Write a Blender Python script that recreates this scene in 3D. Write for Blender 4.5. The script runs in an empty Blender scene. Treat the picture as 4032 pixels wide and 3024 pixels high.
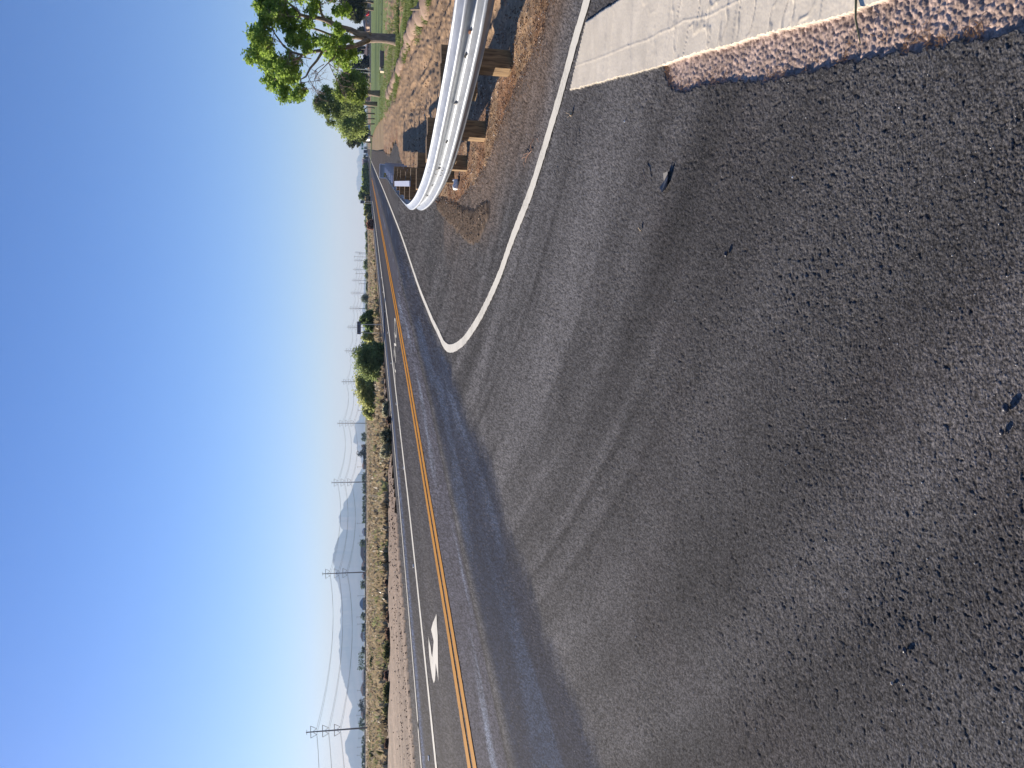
import bpy, math, random
import numpy as np
from mathutils import Vector, Matrix
random.seed(7); rng = np.random.default_rng(7)
sc = bpy.context.scene; COL = sc.collection
R = math.radians
# ------------------------------------------------------------------ camera
# the phone was held on its side: the picture's left edge is up
CAM_H = 1.4; FPX = 3028.0; ROLL = 0.004
pitch = math.atan((2016 - (1431 + 0.004*1512)) / FPX)
fwd = Vector((0, math.cos(pitch), -math.sin(pitch))); rt0 = Vector((1, 0, 0)); up0 = rt0.cross(fwd)
rt = rt0*math.cos(ROLL) + up0*math.sin(ROLL); up = -rt0*math.sin(ROLL) + up0*math.cos(ROLL)
cd = bpy.data.cameras.new('camera'); cam = bpy.data.objects.new('camera', cd); COL.objects.link(cam)
cd.sensor_fit = 'HORIZONTAL'; cd.sensor_width = 36; cd.lens = 36*FPX/4032; cd.clip_start = 0.05; cd.clip_end = 60000
m = Matrix((( -up.x, rt.x, -fwd.x, 0), (-up.y, rt.y, -fwd.y, 0), (-up.z, rt.z, -fwd.z, CAM_H), (0, 0, 0, 1)))
cam.matrix_world = m; sc.camera = cam
# ------------------------------------------------------------------ sky and sun
SUN_AZ = -43.0; SUN_EL = 20.0      # degrees, azimuth clockwise from +Y
w = bpy.data.worlds.new('World'); sc.world = w; w.use_nodes = True
nt = w.node_tree; nt.nodes.clear()
sky = nt.nodes.new('ShaderNodeTexSky'); sky.sky_type = 'NISHITA'; sky.sun_disc = False
sky.sun_elevation = R(SUN_EL); sky.sun_rotation = R(SUN_AZ); sky.air_density = 1.0; sky.dust_density = 0.2; sky.ozone_density = 6.0; sky.altitude = 300
bg = nt.nodes.new('ShaderNodeBackground'); bg.inputs[1].default_value = 0.068
out = nt.nodes.new('ShaderNodeOutputWorld'); gm = nt.nodes.new('ShaderNodeGamma'); gm.inputs[1].default_value = 1.0
tn = nt.nodes.new('ShaderNodeVectorMath'); tn.operation = 'MULTIPLY'; tn.inputs[1].default_value = (1.0, .94, 1.12)   # clear desert sky, violet blue
nt.links.new(sky.outputs[0], gm.inputs[0]); nt.links.new(gm.outputs[0], tn.inputs[0]); hs = nt.nodes.new('ShaderNodeHueSaturation'); hs.inputs['Saturation'].default_value = 1.06
nt.links.new(tn.outputs[0], hs.inputs['Color']); nt.links.new(hs.outputs[0], bg.inputs[0]); nt.links.new(bg.outputs[0], out.inputs[0])
S = Vector((math.sin(R(SUN_AZ))*math.cos(R(SUN_EL)), math.cos(R(SUN_AZ))*math.cos(R(SUN_EL)), math.sin(R(SUN_EL))))
ld = bpy.data.lights.new('sun', 'SUN'); ld.energy = 5.0; ld.angle = R(0.5); ld.color = (1.0, 0.91, 0.80)
lo = bpy.data.objects.new('sun', ld); COL.objects.link(lo); lo.rotation_euler = (-S).to_track_quat('-Z', 'Y').to_euler()
lo.location = (0, 0, 60)
sc.view_settings.view_transform = 'Standard'; sc.view_settings.look = 'None'
sc.view_settings.exposure = 0.95; sc.view_settings.gamma = 1
# ------------------------------------------------------------------ helpers
def G(ix, iy, z=0.0):
    """place on the ground (height z) seen at photo position ix, iy"""
    d = rt*((3024-iy-1512)/FPX) - up*((ix-2016)/FPX) + fwd
    t = (z-CAM_H)/d.z
    return (d.x*t, d.y*t)
def AT(ix, iy, Y):
    """point at distance Y down the view, seen at ix, iy"""
    d = rt*((3024-iy-1512)/FPX) - up*((ix-2016)/FPX) + fwd
    t = Y/d.y
    return Vector((d.x*t, Y, CAM_H + d.z*t))
def hsh(i, j, s):
    h = (i.astype(np.int64)*374761393 + j.astype(np.int64)*668265263 + s*1274126177) & 0xffffffff
    h = ((h ^ (h >> 13))*1103515245) & 0xffffffff
    h = ((h ^ (h >> 16))*2654435761) & 0xffffffff
    return ((h ^ (h >> 15)) & 0xffffff)/float(0xffffff)
def vn(x, y, s=0):
    xi = np.floor(x); yi = np.floor(y); fx = x-xi; fy = y-yi
    fx = fx*fx*(3-2*fx); fy = fy*fy*(3-2*fy)
    a = hsh(xi, yi, s); b = hsh(xi+1, yi, s); c = hsh(xi, yi+1, s); d = hsh(xi+1, yi+1, s)
    return (a*(1-fx)+b*fx)*(1-fy) + (c*(1-fx)+d*fx)*fy
def fbm(x, y, s=0, o=4):
    t = 0; a = .5; n = 0
    for k in range(o):
        t = t + a*vn(x*2**k+17.3*k, y*2**k-9.1*k, s+k); n += a; a *= .5
    return t/n
def worley(x, y, s=0):
    """height of rounded stones on a jittered lattice (0..1) and an id per stone"""
    xi = np.floor(x); yi = np.floor(y); best = np.full(x.shape, -1.0); idv = np.zeros(x.shape)
    for dx in (-1, 0, 1):
        for dy in (-1, 0, 1):
            cx = xi+dx; cy = yi+dy
            px = cx + hsh(cx, cy, s); py = cy + hsh(cx, cy, s+1); r = .35+.45*hsh(cx, cy, s+2)
            d2 = ((x-px)**2 + (y-py)**2)/(r*r)
            hgt = (1-d2)*r
            m_ = hgt > best
            best = np.where(m_, hgt, best); idv = np.where(m_, hsh(cx, cy, s+3), idv)
    return np.clip(best, 0, 1), idv
def sstep(a, b, x):
    t = np.clip((x-a)/(b-a), 0, 1); return t*t*(3-2*t)
def inpoly(x, y, poly):
    ins = np.zeros(x.shape, bool); n = len(poly)
    for i in range(n):
        x0, y0 = poly[i]; x1, y1 = poly[(i+1) % n]
        c = ((y0 > y) != (y1 > y)) & (x < (x1-x0)*(y-y0)/((y1-y0) if y1 != y0 else 1e-9) + x0)
        ins ^= c
    return ins
def link(o, parent=None):
    COL.objects.link(o)
    if parent is not None: o.parent = parent
    return o
def npmesh(name, v, f, mat, parent=None, col=None, smooth=False):
    v = np.asarray(v, np.float32).reshape(-1, 3); f = np.asarray(f, np.int32)
    me = bpy.data.meshes.new(name); k = f.shape[1]
    me.vertices.add(len(v)); me.vertices.foreach_set('co', v.ravel())
    me.loops.add(f.size); me.loops.foreach_set('vertex_index', f.ravel())
    me.polygons.add(len(f)); me.polygons.foreach_set('loop_start', np.arange(0, f.size, k, dtype=np.int32))
    if smooth: me.polygons.foreach_set('use_smooth', np.ones(len(f), bool))
    if col is not None:
        a = me.color_attributes.new('Col', 'FLOAT_COLOR', 'POINT')
        c = np.ones((len(v), 4), np.float32); c[:, :3] = col; a.data.foreach_set('color', c.ravel())
    me.update(calc_edges=True); me.materials.append(mat)
    return link(bpy.data.objects.new(name, me), parent)
class MB:
    def __init__(s): s.v = []; s.f = []
    def add(s, v, f):
        n = len(s.v); s.v += [tuple(p) for p in v]; s.f += [tuple(i+n for i in q) for q in f]; return s
    def box(s, c, d, rz=0.0, bev=0.0):
        cx, cy, cz = c; a, b, h = d[0]/2, d[1]/2, d[2]/2; co, si = math.cos(rz), math.sin(rz)
        if bev <= 0:
            P = [(x*a, y*b, z*h) for z in (-1, 1) for x, y in ((-1, -1), (1, -1), (1, 1), (-1, 1))]
            F = [(0, 3, 2, 1), (4, 5, 6, 7), (0, 1, 5, 4), (1, 2, 6, 5), (2, 3, 7, 6), (3, 0, 4, 7)]
        else:
            e = bev; P = []
            for z, k in ((-h, e), (-h+e, 0), (h-e, 0), (h, e)):
                aa = a-k; bb = b-k
                P += [(-aa+e, -bb, z), (aa-e, -bb, z), (aa, -bb+e, z), (aa, bb-e, z), (aa-e, bb, z), (-aa+e, bb, z), (-aa, bb-e, z), (-aa, -bb+e, z)]
            F = [tuple(range(7, -1, -1)), tuple(range(24, 32))]
            for L in range(3):
                for i in range(8):
                    j = (i+1) % 8; F.append((L*8+i, L*8+j, L*8+8+j, L*8+8+i))
        return s.add([(cx+x*co-y*si, cy+x*si+y*co, cz+z) for x, y, z in P], F)
    def tube(s, pts, rad, n=8, cap=True):
        pts = [Vector(p) for p in pts]; rad = rad if isinstance(rad, (list, tuple)) else [rad]*len(pts)
        V = []; prev = None
        for i, p in enumerate(pts):
            t = (pts[min(i+1, len(pts)-1)] - pts[max(i-1, 0)]).normalized()
            a = (prev - t*prev.dot(t)) if prev is not None else t.orthogonal()
            if a.length < 1e-6: a = t.orthogonal()
            a.normalize(); prev = a; b = t.cross(a)
            for k in range(n):
                q = 2*math.pi*k/n; V.append(p + (a*math.cos(q)+b*math.sin(q))*rad[i])
        F = [(i*n+k, i*n+(k+1) % n, (i+1)*n+(k+1) % n, (i+1)*n+k) for i in range(len(pts)-1) for k in range(n)]
        if cap: F += [tuple(range(n-1, -1, -1)), tuple((len(pts)-1)*n+k for k in range(n))]
        return s.add(V, F)
    def prism(s, poly, z0, z1):
        n = len(poly)
        return s.add([(x, y, z0) for x, y in poly]+[(x, y, z1) for x, y in poly],
                     [tuple(range(n-1, -1, -1)), tuple(range(n, 2*n))]+[(i, (i+1) % n, n+(i+1) % n, n+i) for i in range(n)])
    def build(s, name, mat, parent=None, smooth=False):
        me = bpy.data.meshes.new(name); me.from_pydata(s.v, [], s.f); me.update(); me.materials.append(mat)
        if smooth: me.polygons.foreach_set('use_smooth', [True]*len(me.polygons))
        return link(bpy.data.objects.new(name, me), parent)
def tag(o, label, cat, group=None):
    o['label'] = label; o['category'] = cat
    if group: o['group'] = group
    return o
def struct(o): o['kind'] = 'structure'; return o
def thing(name, loc, label, cat, group=None, rz=0.0):
    o = bpy.data.objects.new(name, None); COL.objects.link(o); o.location = loc; o.rotation_euler = (0, 0, rz)
    o.empty_display_size = .3
    return tag(o, label, cat, group)
# ------------------------------------------------------------------ materials
def nodes(name):
    m = bpy.data.materials.new(name); m.use_nodes = True; t = m.node_tree
    return m, t, t.nodes['Principled BSDF']
def simple(name, col, rough=.7, metal=0.0, var=0.12, scale=8.0, bump=0.0, spec=.5, stretch=(1, 1, 1)):
    m, t, b = nodes(name)
    tc = t.nodes.new('ShaderNodeTexCoord'); mp = t.nodes.new('ShaderNodeMapping'); mp.inputs['Scale'].default_value = stretch
    t.links.new(tc.outputs['Object'], mp.inputs[0])
    nz = t.nodes.new('ShaderNodeTexNoise'); nz.inputs['Scale'].default_value = scale; nz.inputs['Detail'].default_value = 6
    t.links.new(mp.outputs[0], nz.inputs['Vector'])
    rp = t.nodes.new('ShaderNodeValToRGB'); c = Vector(col)
    rp.color_ramp.elements[0].position = .3; rp.color_ramp.elements[1].position = .7
    rp.color_ramp.elements[0].color = (*[max(0, x*(1-var)) for x in c], 1); rp.color_ramp.elements[1].color = (*[min(1, x*(1+var)) for x in c], 1)
    t.links.new(nz.outputs['Fac'], rp.inputs[0]); t.links.new(rp.outputs[0], b.inputs['Base Color'])
    b.inputs['Roughness'].default_value = rough; b.inputs['Metallic'].default_value = metal; b.inputs['Specular IOR Level'].default_value = spec
    if bump:
        bp = t.nodes.new('ShaderNodeBump'); bp.inputs['Strength'].default_value = bump; bp.inputs['Distance'].default_value = .01
        t.links.new(nz.outputs['Fac'], bp.inputs['Height']); t.links.new(bp.outputs[0], b.inputs['Normal'])
    return m
def vcol(name, rough=.85, spec=.3, fine=(0.35, 120.0), coarse=(0.2, 9.0), bump=0.0):
    """surface colour stored per vertex, broken up by two noises"""
    m, t, b = nodes(name)
    at = t.nodes.new('ShaderNodeVertexColor'); at.layer_name = 'Col'; tc = t.nodes.new('ShaderNodeTexCoord'); last = at.outputs[0]
    for amp, scl in (fine, coarse):
        nz = t.nodes.new('ShaderNodeTexNoise'); nz.inputs['Scale'].default_value = scl; nz.inputs['Detail'].default_value = 4
        t.links.new(tc.outputs['Object'], nz.inputs['Vector'])
        mr = t.nodes.new('ShaderNodeMapRange'); mr.inputs[1].default_value = .3; mr.inputs[2].default_value = .7
        mr.inputs[3].default_value = 1-amp; mr.inputs[4].default_value = 1+amp; t.links.new(nz.outputs['Fac'], mr.inputs[0])
        mx = t.nodes.new('ShaderNodeVectorMath'); mx.operation = 'SCALE'; t.links.new(last, mx.inputs[0]); t.links.new(mr.outputs[0], mx.inputs['Scale']); last = mx.outputs[0]
        if bump and amp == fine[0]:
            bp = t.nodes.new('ShaderNodeBump'); bp.inputs['Strength'].default_value = bump; bp.inputs['Distance'].default_value = .004
            t.links.new(nz.outputs['Fac'], bp.inputs['Height']); t.links.new(bp.outputs[0], b.inputs['Normal'])
    t.links.new(last, b.inputs['Base Color']); b.inputs['Roughness'].default_value = rough; b.inputs['Specular IOR Level'].default_value = spec
    return m
def leafmat(name, trans=.6):
    m, t, b = nodes(name)
    at = t.nodes.new('ShaderNodeVertexColor'); at.layer_name = 'Col'
    t.links.new(at.outputs[0], b.inputs['Base Color']); b.inputs['Roughness'].default_value = .6; b.inputs['Specular IOR Level'].default_value = .25
    tr = t.nodes.new('ShaderNodeBsdfTranslucent'); mx = t.nodes.new('ShaderNodeMixShader'); mx.inputs[0].default_value = trans
    t.links.new(at.outputs[0], tr.inputs[0]); t.links.new(b.outputs[0], mx.inputs[1]); t.links.new(tr.outputs[0], mx.inputs[2])
    t.links.new(mx.outputs[0], t.nodes['Material Output'].inputs[0])
    return m
M_ASPH = vcol('asphalt', .95, .04, (.42, 210.0), (.10, 2.2), .5)
M_OLD = vcol('old_chip_pavement', .9, .05, (.25, 200.0), (.12, 5.0), .25)
M_DIRT = vcol('dirt', .95, .1, (.32, 30.0), (.34, 7.0), .4)
M_FAR = vcol('far_ground', .95, .1, (.25, .9), (.2, .06))
M_LAWN = vcol('lawn_grass', .9, .15, (.3, 6.0), (.22, .5))
M_BAR = vcol('thick_white_paint', .55, .4, (.07, 90.0), (.09, 6.0), .2)
def paint(name, col, wear=.12):
    m, t, b = nodes(name)
    tc = t.nodes.new('ShaderNodeTexCoord')
    n1 = t.nodes.new('ShaderNodeTexNoise'); n1.inputs['Scale'].default_value = 55; n1.inputs['Detail'].default_value = 5
    n2 = t.nodes.new('ShaderNodeTexNoise'); n2.inputs['Scale'].default_value = 1.6; n2.inputs['Detail'].default_value = 5
    for n in (n1, n2): t.links.new(tc.outputs['Object'], n.inputs['Vector'])
    ad = t.nodes.new('ShaderNodeMath'); ad.operation = 'ADD'; t.links.new(n1.outputs['Fac'], ad.inputs[0]); t.links.new(n2.outputs['Fac'], ad.inputs[1])
    rp = t.nodes.new('ShaderNodeValToRGB'); rp.color_ramp.elements[0].position = .78-.5*wear; rp.color_ramp.elements[1].position = .98
    c = Vector(col); rp.color_ramp.elements[0].color = (*(c*(1-wear*3)), 1); rp.color_ramp.elements[1].color = (*col, 1)
    t.links.new(ad.outputs[0], rp.inputs[0]); t.links.new(rp.outputs[0], b.inputs['Base Color']); b.inputs['Roughness'].default_value = .85; b.inputs['Specular IOR Level'].default_value = .08
    bp = t.nodes.new('ShaderNodeBump'); bp.inputs['Strength'].default_value = .3; bp.inputs['Distance'].default_value = .003
    t.links.new(n1.outputs['Fac'], bp.inputs['Height']); t.links.new(bp.outputs[0], b.inputs['Normal'])
    return m
M_WHITE = paint('white_road_paint', (.78, .735, .61), .10)
M_YEL = paint('yellow_road_paint', (.52, .215, .006), .12)
M_GALV = simple('galvanised_steel', (.31, .335, .365), .48, .35, .16, 7.0, .05, .5, (1, 1, 5))
M_POST = simple('zinc_post', (.40, .44, .50), .5, .3)
M_BOLT = simple('bolt_steel', (.45, .44, .42), .45, .8)
M_HOLE = simple('dark_slot', (.03, .03, .03), .9)
M_RUST = simple('rusted_bolt', (.25, .11, .06), .8)
def woodmat(name, lo, hi):
    m, t, b = nodes(name)
    tc = t.nodes.new('ShaderNodeTexCoord'); mp = t.nodes.new('ShaderNodeMapping'); mp.inputs['Scale'].default_value = (28, 28, 3.0)
    t.links.new(tc.outputs['Object'], mp.inputs[0])
    nz = t.nodes.new('ShaderNodeTexNoise'); nz.inputs['Scale'].default_value = 1.4; nz.inputs['Detail'].default_value = 7; nz.inputs['Distortion'].default_value = .8
    t.links.new(mp.outputs[0], nz.inputs['Vector'])
    rp = t.nodes.new('ShaderNodeValToRGB'); rp.color_ramp.elements[0].position = .32; rp.color_ramp.elements[1].position = .66
    rp.color_ramp.elements[0].color = (*lo, 1); rp.color_ramp.elements[1].color = (*hi, 1)
    t.links.new(nz.outputs['Fac'], rp.inputs[0]); t.links.new(rp.outputs[0], b.inputs['Base Color']); b.inputs['Roughness'].default_value = .8
    bp = t.nodes.new('ShaderNodeBump'); bp.inputs['Strength'].default_value = .5; bp.inputs['Distance'].default_value = .004
    t.links.new(nz.outputs['Fac'], bp.inputs['Height']); t.links.new(bp.outputs[0], b.inputs['Normal'])
    return m
M_WOOD = woodmat('treated_timber', (.11, .062, .026), (.34, .215, .095))
M_STAKE = woodmat('pale_stake_wood', (.35, .25, .15), (.55, .42, .27))
M_BARK = simple('bark', (.27, .21, .165), .95, 0, .4, 6.0, .8, .1, (3, 3, .6))
M_DEADTWIG = simple('dead_twig', (.23, .17, .14), .95)
M_LEAF = leafmat('leaves'); M_SCRUB = leafmat('scrub_leaves', .35)
M_ROCK = simple('border_rock', (.30, .215, .16), .9, 0, .25, 4.0, .5, .2)
M_TAN = simple('tan_wall', (.42, .31, .23), .9); M_BROWN = simple('brown_wall', (.26, .18, .14), .9)
M_ROOF = simple('roof_tile', (.28, .19, .15), .9); M_GREYROOF = simple('grey_roof', (.30, .30, .31), .8)
M_WPAINT = simple('white_panel', (.80, .80, .78), .5, 0, .04); M_GLASS = simple('dark_glass', (.03, .035, .045), .15)
M_RED = simple('red_paint', (.5, .02, .02), .35); M_DARK = simple('dark_paint', (.03, .035, .055), .4)
M_TYRE = simple('tyre_rubber', (.02, .02, .02), .9); M_GREEN = simple('sign_green', (.0, .16, .10), .5, 0, .05)
M_SIGNBACK = simple('sign_back', (.17, .15, .16), .75, 0, .1, 2.0); M_POLE = simple('weathered_pole', (.17, .17, .18), .8, .1)
M_WIRE = simple('wire', (.12, .12, .13), .6); M_BLACK = simple('black_plastic', (.035, .035, .045), .4)
M_REFL = simple('white_reflector', (.62, .63, .68), .5, 0, .05); M_YREFL = simple('yellow_reflector', (.55, .40, .04), .5)
M_WALL = simple('far_block_wall', (.16, .13, .12), .9); M_MOUNT = simple('mountain_rock', (.09, .068, .06), 1.0, 0, .6, .0022, 0, 0)
M_PEB = simple('pale_pebble', (.55, .48, .42), .8); M_CONC = simple('weathered_concrete', (.40, .34, .29), .9, 0, .15, 6.0, .3)
# ------------------------------------------------------------------ ground layout (metres)
def px(poly): a = np.array(poly, float); return a[:, 1], a[:, 0]
YELLOW = [(-6.4, 5.2), (-4.89, 9.7), (-2.81, 15.82), (3.63, 35.84), (22.94, 99.35), (48.6, 185.0), (283, 965)]
FARW = [(-11.4, 5.0), (-7.49, 14.99), (-4.23, 23.86), (-2.17, 30.2), (3.14, 46.6), (10.5, 71.6), (38.5, 165.0), (278, 965)]
EDGEW = [(-14.3, 5.0), (-9.42, 18.9), (-8.59, 20.9), (-5.26, 30.4), (-0.2, 46.2), (6.9, 70.0), (35.4, 165.0), (275, 965)]
LEFTE = [(-17.0, 4.0), (-10.6, 20.96), (-6.05, 33.0), (-1.6, 46.83), (5.6, 70.7), (33.9, 165.0), (274, 965)]
SEAM = [(-5.0, 3.8), (-3.79, 7.46), (-3.53, 8.19), (-2.17, 12.18), (-.49, 16.9), (4.9, 34.0), (24.2, 98.0), (285, 965)]
RIGHTE = [(3.6, 4.9), (3.01, 5.86), (2.87, 6.03), (2.86, 7.33), (2.7, 8.36), (2.60, 9.29), (2.72, 10.5), (2.86, 12.0), (3.05, 13.0), (3.5, 14.6), (4.2, 16.9), (5.6, 21.6), (7.6, 28.1), (9.0, 31.5), (10.2, 33.6),
          (12.1, 39.0), (12.6, 41.6), (13.4, 45.6), (16.2, 55.0), (19.7, 66.0), (30.6, 103.0), (54.6, 183.0), (289, 965)]
def xat(poly, y): ys, xs = px(poly); return np.interp(y, ys, xs)
NB = sorted([G(*p) for p in [(1750, 1395), (1796, 1440), (1841, 1586), (1932, 1732), (1987, 1951), (2078, 2188), (2169, 2461), (2260, 2643), (2370, 2917), (2420, 3024)]], key=lambda p: p[1])
NEARW = [G(*p) for p in [(1779, 1372), (1751, 1358), (1725, 1304), (1703, 1260), (1678, 1200), (1652.5, 1137), (1624, 1054), (1595.6, 969), (1573, 906), (1542, 827), (1510, 747), (1489.6, 700)]]
CURVE = [G(*p) for p in [(2330, -60), (2315, 0), (2287, 95), (2254, 210), (2206, 384), (2157, 549), (2114, 690), (2086, 771), (2017, 948), (1962, 1100), (1900, 1232), (1858, 1301), (1820, 1349)]]
nw = sorted(NEARW, key=lambda p: p[1])
nw.append((nw[-1][0]+.3*(965-nw[-1][1]), 965))
BAR = [G(*p) for p in [(2245, 357), (2270, 250), (2310, 88), (2370, 45), (2443, 0), (2560, -90), (3640, -90), (3490, 0), (3420, 23), (3340, 56), (3233, 84), (3100, 115), (3000, 140), (2986, 145), (2868, 181), (2760, 208), (2688, 230), (2613, 260), (2440, 305), (2330, 335)]]
PINKN = [G(*p) for p in [(2613, 255), (2622, 300), (2636, 337), (2692, 362), (2778, 335), (2868, 318), (3000, 322), (3117, 294), (3233, 272), (3327, 243), (3420, 233), (3513, 215), (3607, 200), (3723, 173), (3863, 154), (4032, 119), (4300, 60), (4500, -400), (2700, -400)]]
PAD = [G(*p) for p in [(1569, 650), (1571, 578), (1549, 583), (1542, 601), (1533, 623), (1517, 617), (1504, 607), (1481, 596), (1463, 608), (1463, 660)]]
def tone(x, y):
    """colour of the asphalt: sealed lane, old strip, tyre marks, dust"""
    n = fbm(x*1.3, y*1.3, 3); nf = fbm(x*9, y*9, 8, 3)
    c = np.zeros(x.shape+(3,)); base = np.array([.0775, .0742, .0715]); c[:] = base
    c *= (.86 + .28*n)[..., None]
    def mix(col, k): 
        kk = np.clip(k, 0, 1)[..., None]; c[:] = c*(1-kk) + np.array(col)*kk
    # tyre arcs of the turning traffic
    a = -.62*x + .78*y; ww = .78*x + .62*y - .03*(a-2.3)**2
    arc = vn(ww*3.4, a*.07, 21); arc2 = vn(ww*11, a*.10, 22)
    c *= (1 + .62*(arc-.5) + .40*(arc2-.5)*sstep(2.6, 4, y))[..., None]*(.98+.34*sstep(2.8, 5.5, y)*sstep(17, 9, y))[..., None]
    mk = sstep(.72, .86, vn(ww*7.5, a*.25, 23))*sstep(2.5, 4, a)
    c *= (1 - .24*mk)[..., None]
    # pinkish stone showing where the binder wore off, close to the verge
    mix((.090, .075, .072), .20*sstep(.45, .8, fbm(x*1.7, y*1.7, 31))*sstep(5.5, 3.2, y))
    # sealed through lane
    nb = xat(NB, y); lw = xat(nw, y); sm = xat(SEAM, y)
    right = np.where(y < NEARW[0][1], nb, lw-.05)
    soft = np.where(y < NEARW[0][1], .22+.03*y, .35)
    band = sstep(0, soft, right-x + .25*(nf-.5))*sstep(.05, .55, x-sm)
    blotch = .88+.12*sstep(.25, .6, fbm(x*.8, y*.5, 41))
    mix((.018, .026, .048), .97*band*blotch)
    brown = band*sstep(.55, .8, vn((x-sm)*1.4, y*.16, 44))
    mix((.055, .050, .052), .30*brown)
    mix((.060, .085, .135), .40*sstep(.68, .88, vn((x-sm)*3.0, y*.35, 45))*band)
    # beside the lane line: plain grey shoulder
    # old rough strip between the seam and the yellow line and the lanes beyond
    old = sstep(.02, -.02, x-sm)
    oc = np.array([.074, .072, .086])*(.8+.4*vn(x*25, y*25, 51))[..., None]*(.9+.2*n)[..., None]
    kk = old[..., None]; c[:] = c*(1-kk) + oc*kk
    mix((.022, .021, .024), .75*np.exp(-((x-sm-.04)/.045)**2)*(y < 30))
    yl = xat(YELLOW, y); far = sstep(0, -.2, x-yl)
    mix((.048, .045, .047), .75*far)
    fw = xat(FARW, y); ew = xat(EDGEW, y); lane = (x-fw)/(yl-fw+1e-6)
    mix((.028, .027, .029), .55*far*np.exp(-((lane-.22)/.10)**2)); mix((.070, .066, .064), .5*far*np.exp(-((lane-.55)/.14)**2))
    ol = (x < fw); mix((.030, .030, .034), .7*ol*sstep(0, .6, fw-x)); mix((.075, .105, .175), .9*ol*np.exp(-((x-ew-.65)/.4)**2))
    mix((.060, .056, .056), .8*(x < ew))
    # pale scuffs along the seam
    sc_ = sstep(.66, .84, vn((x-sm)*5, y*.8, 61))*np.exp(-((x-sm+.35)/.18)**2); mix((.17, .19, .24), .85*sc_)
    for (qx, qy, ln, wd_, kq, cq) in SCUFF:
        du = (x-qx)*.31+(y-qy)*.95; dv = (x-qx)*.95-(y-qy)*.31 + .10*(vn(x*2.2, y*.7, 66)-.5)
        mix(cq, kq*np.exp(-(du/ln)**2-(dv/wd_)**2)*(.35+.65*sstep(.3, .6, vn(dv*9, du*.7, 67))))
    # dust towards the verge and on the traffic island
    rr = xat(RIGHTE, y); d = rr-x; dust = sstep(1.15, .1, d + .7*(fbm(x*1.1, y*1.1, 71)-.5))*(y < 14)*(y > 4.6)
    mix((.21, .150, .108), .80*dust*(.55+.45*fbm(x*4, y*4, 72)))
    mix((.085, .076, .070), .6*sstep(.2, -.3, (x-lw))*0*(y > 14) + .45*(x > lw)*(y > 9)*sstep(.35, .65, fbm(x*.6, y*.35, 73)))
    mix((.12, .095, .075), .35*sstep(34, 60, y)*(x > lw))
    return c
SCUFF = [(*G(1657, 1557), 1.7, .16, .8, (.20, .23, .28)), (*G(1686, 1732), 1.8, .13, .8, (.20, .23, .28)), (*G(1700, 1840), 1.0, .08, .6, (.20, .23, .28)), (*G(1608, 1322), 2.6, .2, .7, (.18, .21, .26)), (*G(1578, 1226), 3.0, .3, .8, (.18, .21, .27)),
         (*G(1795, 1635), 2.2, .22, .6, (.085, .11, .16)), (*G(1850, 1780), 1.5, .16, .35, (.07, .09, .13)), (*G(1895, 2700), .9, .05, .7, (.20, .23, .28)), (*G(1935, 2960), 1.1, .16, .9, (.22, .25, .30)), (*G(1820, 2250), 1.4, .03, .6, (.20, .23, .28))]
def road_mask(x, y):
    jag = .10*(fbm(x*3, y*3, 81)-.5)*np.clip(y/8, .6, 6)
    m_ = (x > xat(LEFTE, y)+jag) & (x < xat(RIGHTE, y)+jag*1.4)
    return m_ | inpoly(x, y, PAD) | ((y < 4.9))
# ------------------------------------------------------------------ near ground: one height field split by surface
NR, NA = 880, 940
u = np.linspace(1/1.28, 1/62.0, NR); rr_ = 1/u
th = np.linspace(R(-33.5), R(33.5), NA)
RR, TH = np.meshgrid(rr_, th, indexing='ij'); X = RR*np.tan(TH); Y = RR
isroad = road_mask(X, Y); ispink = inpoly(X+.012*(vn(X*60, Y*60, 5)-.5)*2, Y+.012*(vn(X*60, Y*60, 6)-.5)*2, PINKN)
isbar = inpoly(X+.004*(vn(X*90, Y*90, 7)-.5)*2, Y, BAR)
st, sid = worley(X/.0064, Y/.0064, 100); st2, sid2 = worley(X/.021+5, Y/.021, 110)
rough = .35 + .5*sstep(.40, .72, fbm(X*1.9, Y*1.9, 90) + .10*sstep(4.2, 2.0, Y))
pits = sstep(.78, .90, vn(X*85, Y*70, 97))*sstep(.22, .55, fbm(X*2.5, Y*2.5, 98))
Za = .0012*(fbm(X*160, Y*160, 92, 3)-.5)*2 + (.0006+.0022*rough)*(st-.35) + .0022*rough*(st2-.3) - .0029*pits*(.5+.6*rough) + .004*(fbm(X*1.2, Y*1.2, 93)-.5)
Za = np.minimum(Za, .0034)
stp, sidp = worley(X/.016+3, Y/.016, 120); stq, _ = worley(X/.0085+3, Y/.0085, 125)
Zp = -.0125 + .0065*stp + .0025*stq + .004*(fbm(X*6, Y*6, 130)-.5)
lump = fbm(X*2.2+Y*.4, Y*3.0, 140)
wr = np.abs(fbm(X*5.5, Y*9+X*3, 141, 3)-.5)*2; crease = sstep(.10, .0, wr)*sstep(3.9, 3.1, Y)*.9
Zb = .0075 + .003*(lump-.5) + .0035*crease + .0010*(fbm(X*70, Y*70, 143, 3)-.5) + .002*sstep(.5, .52, vn(X*2+Y*6.5, X*.8, 144))
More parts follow.
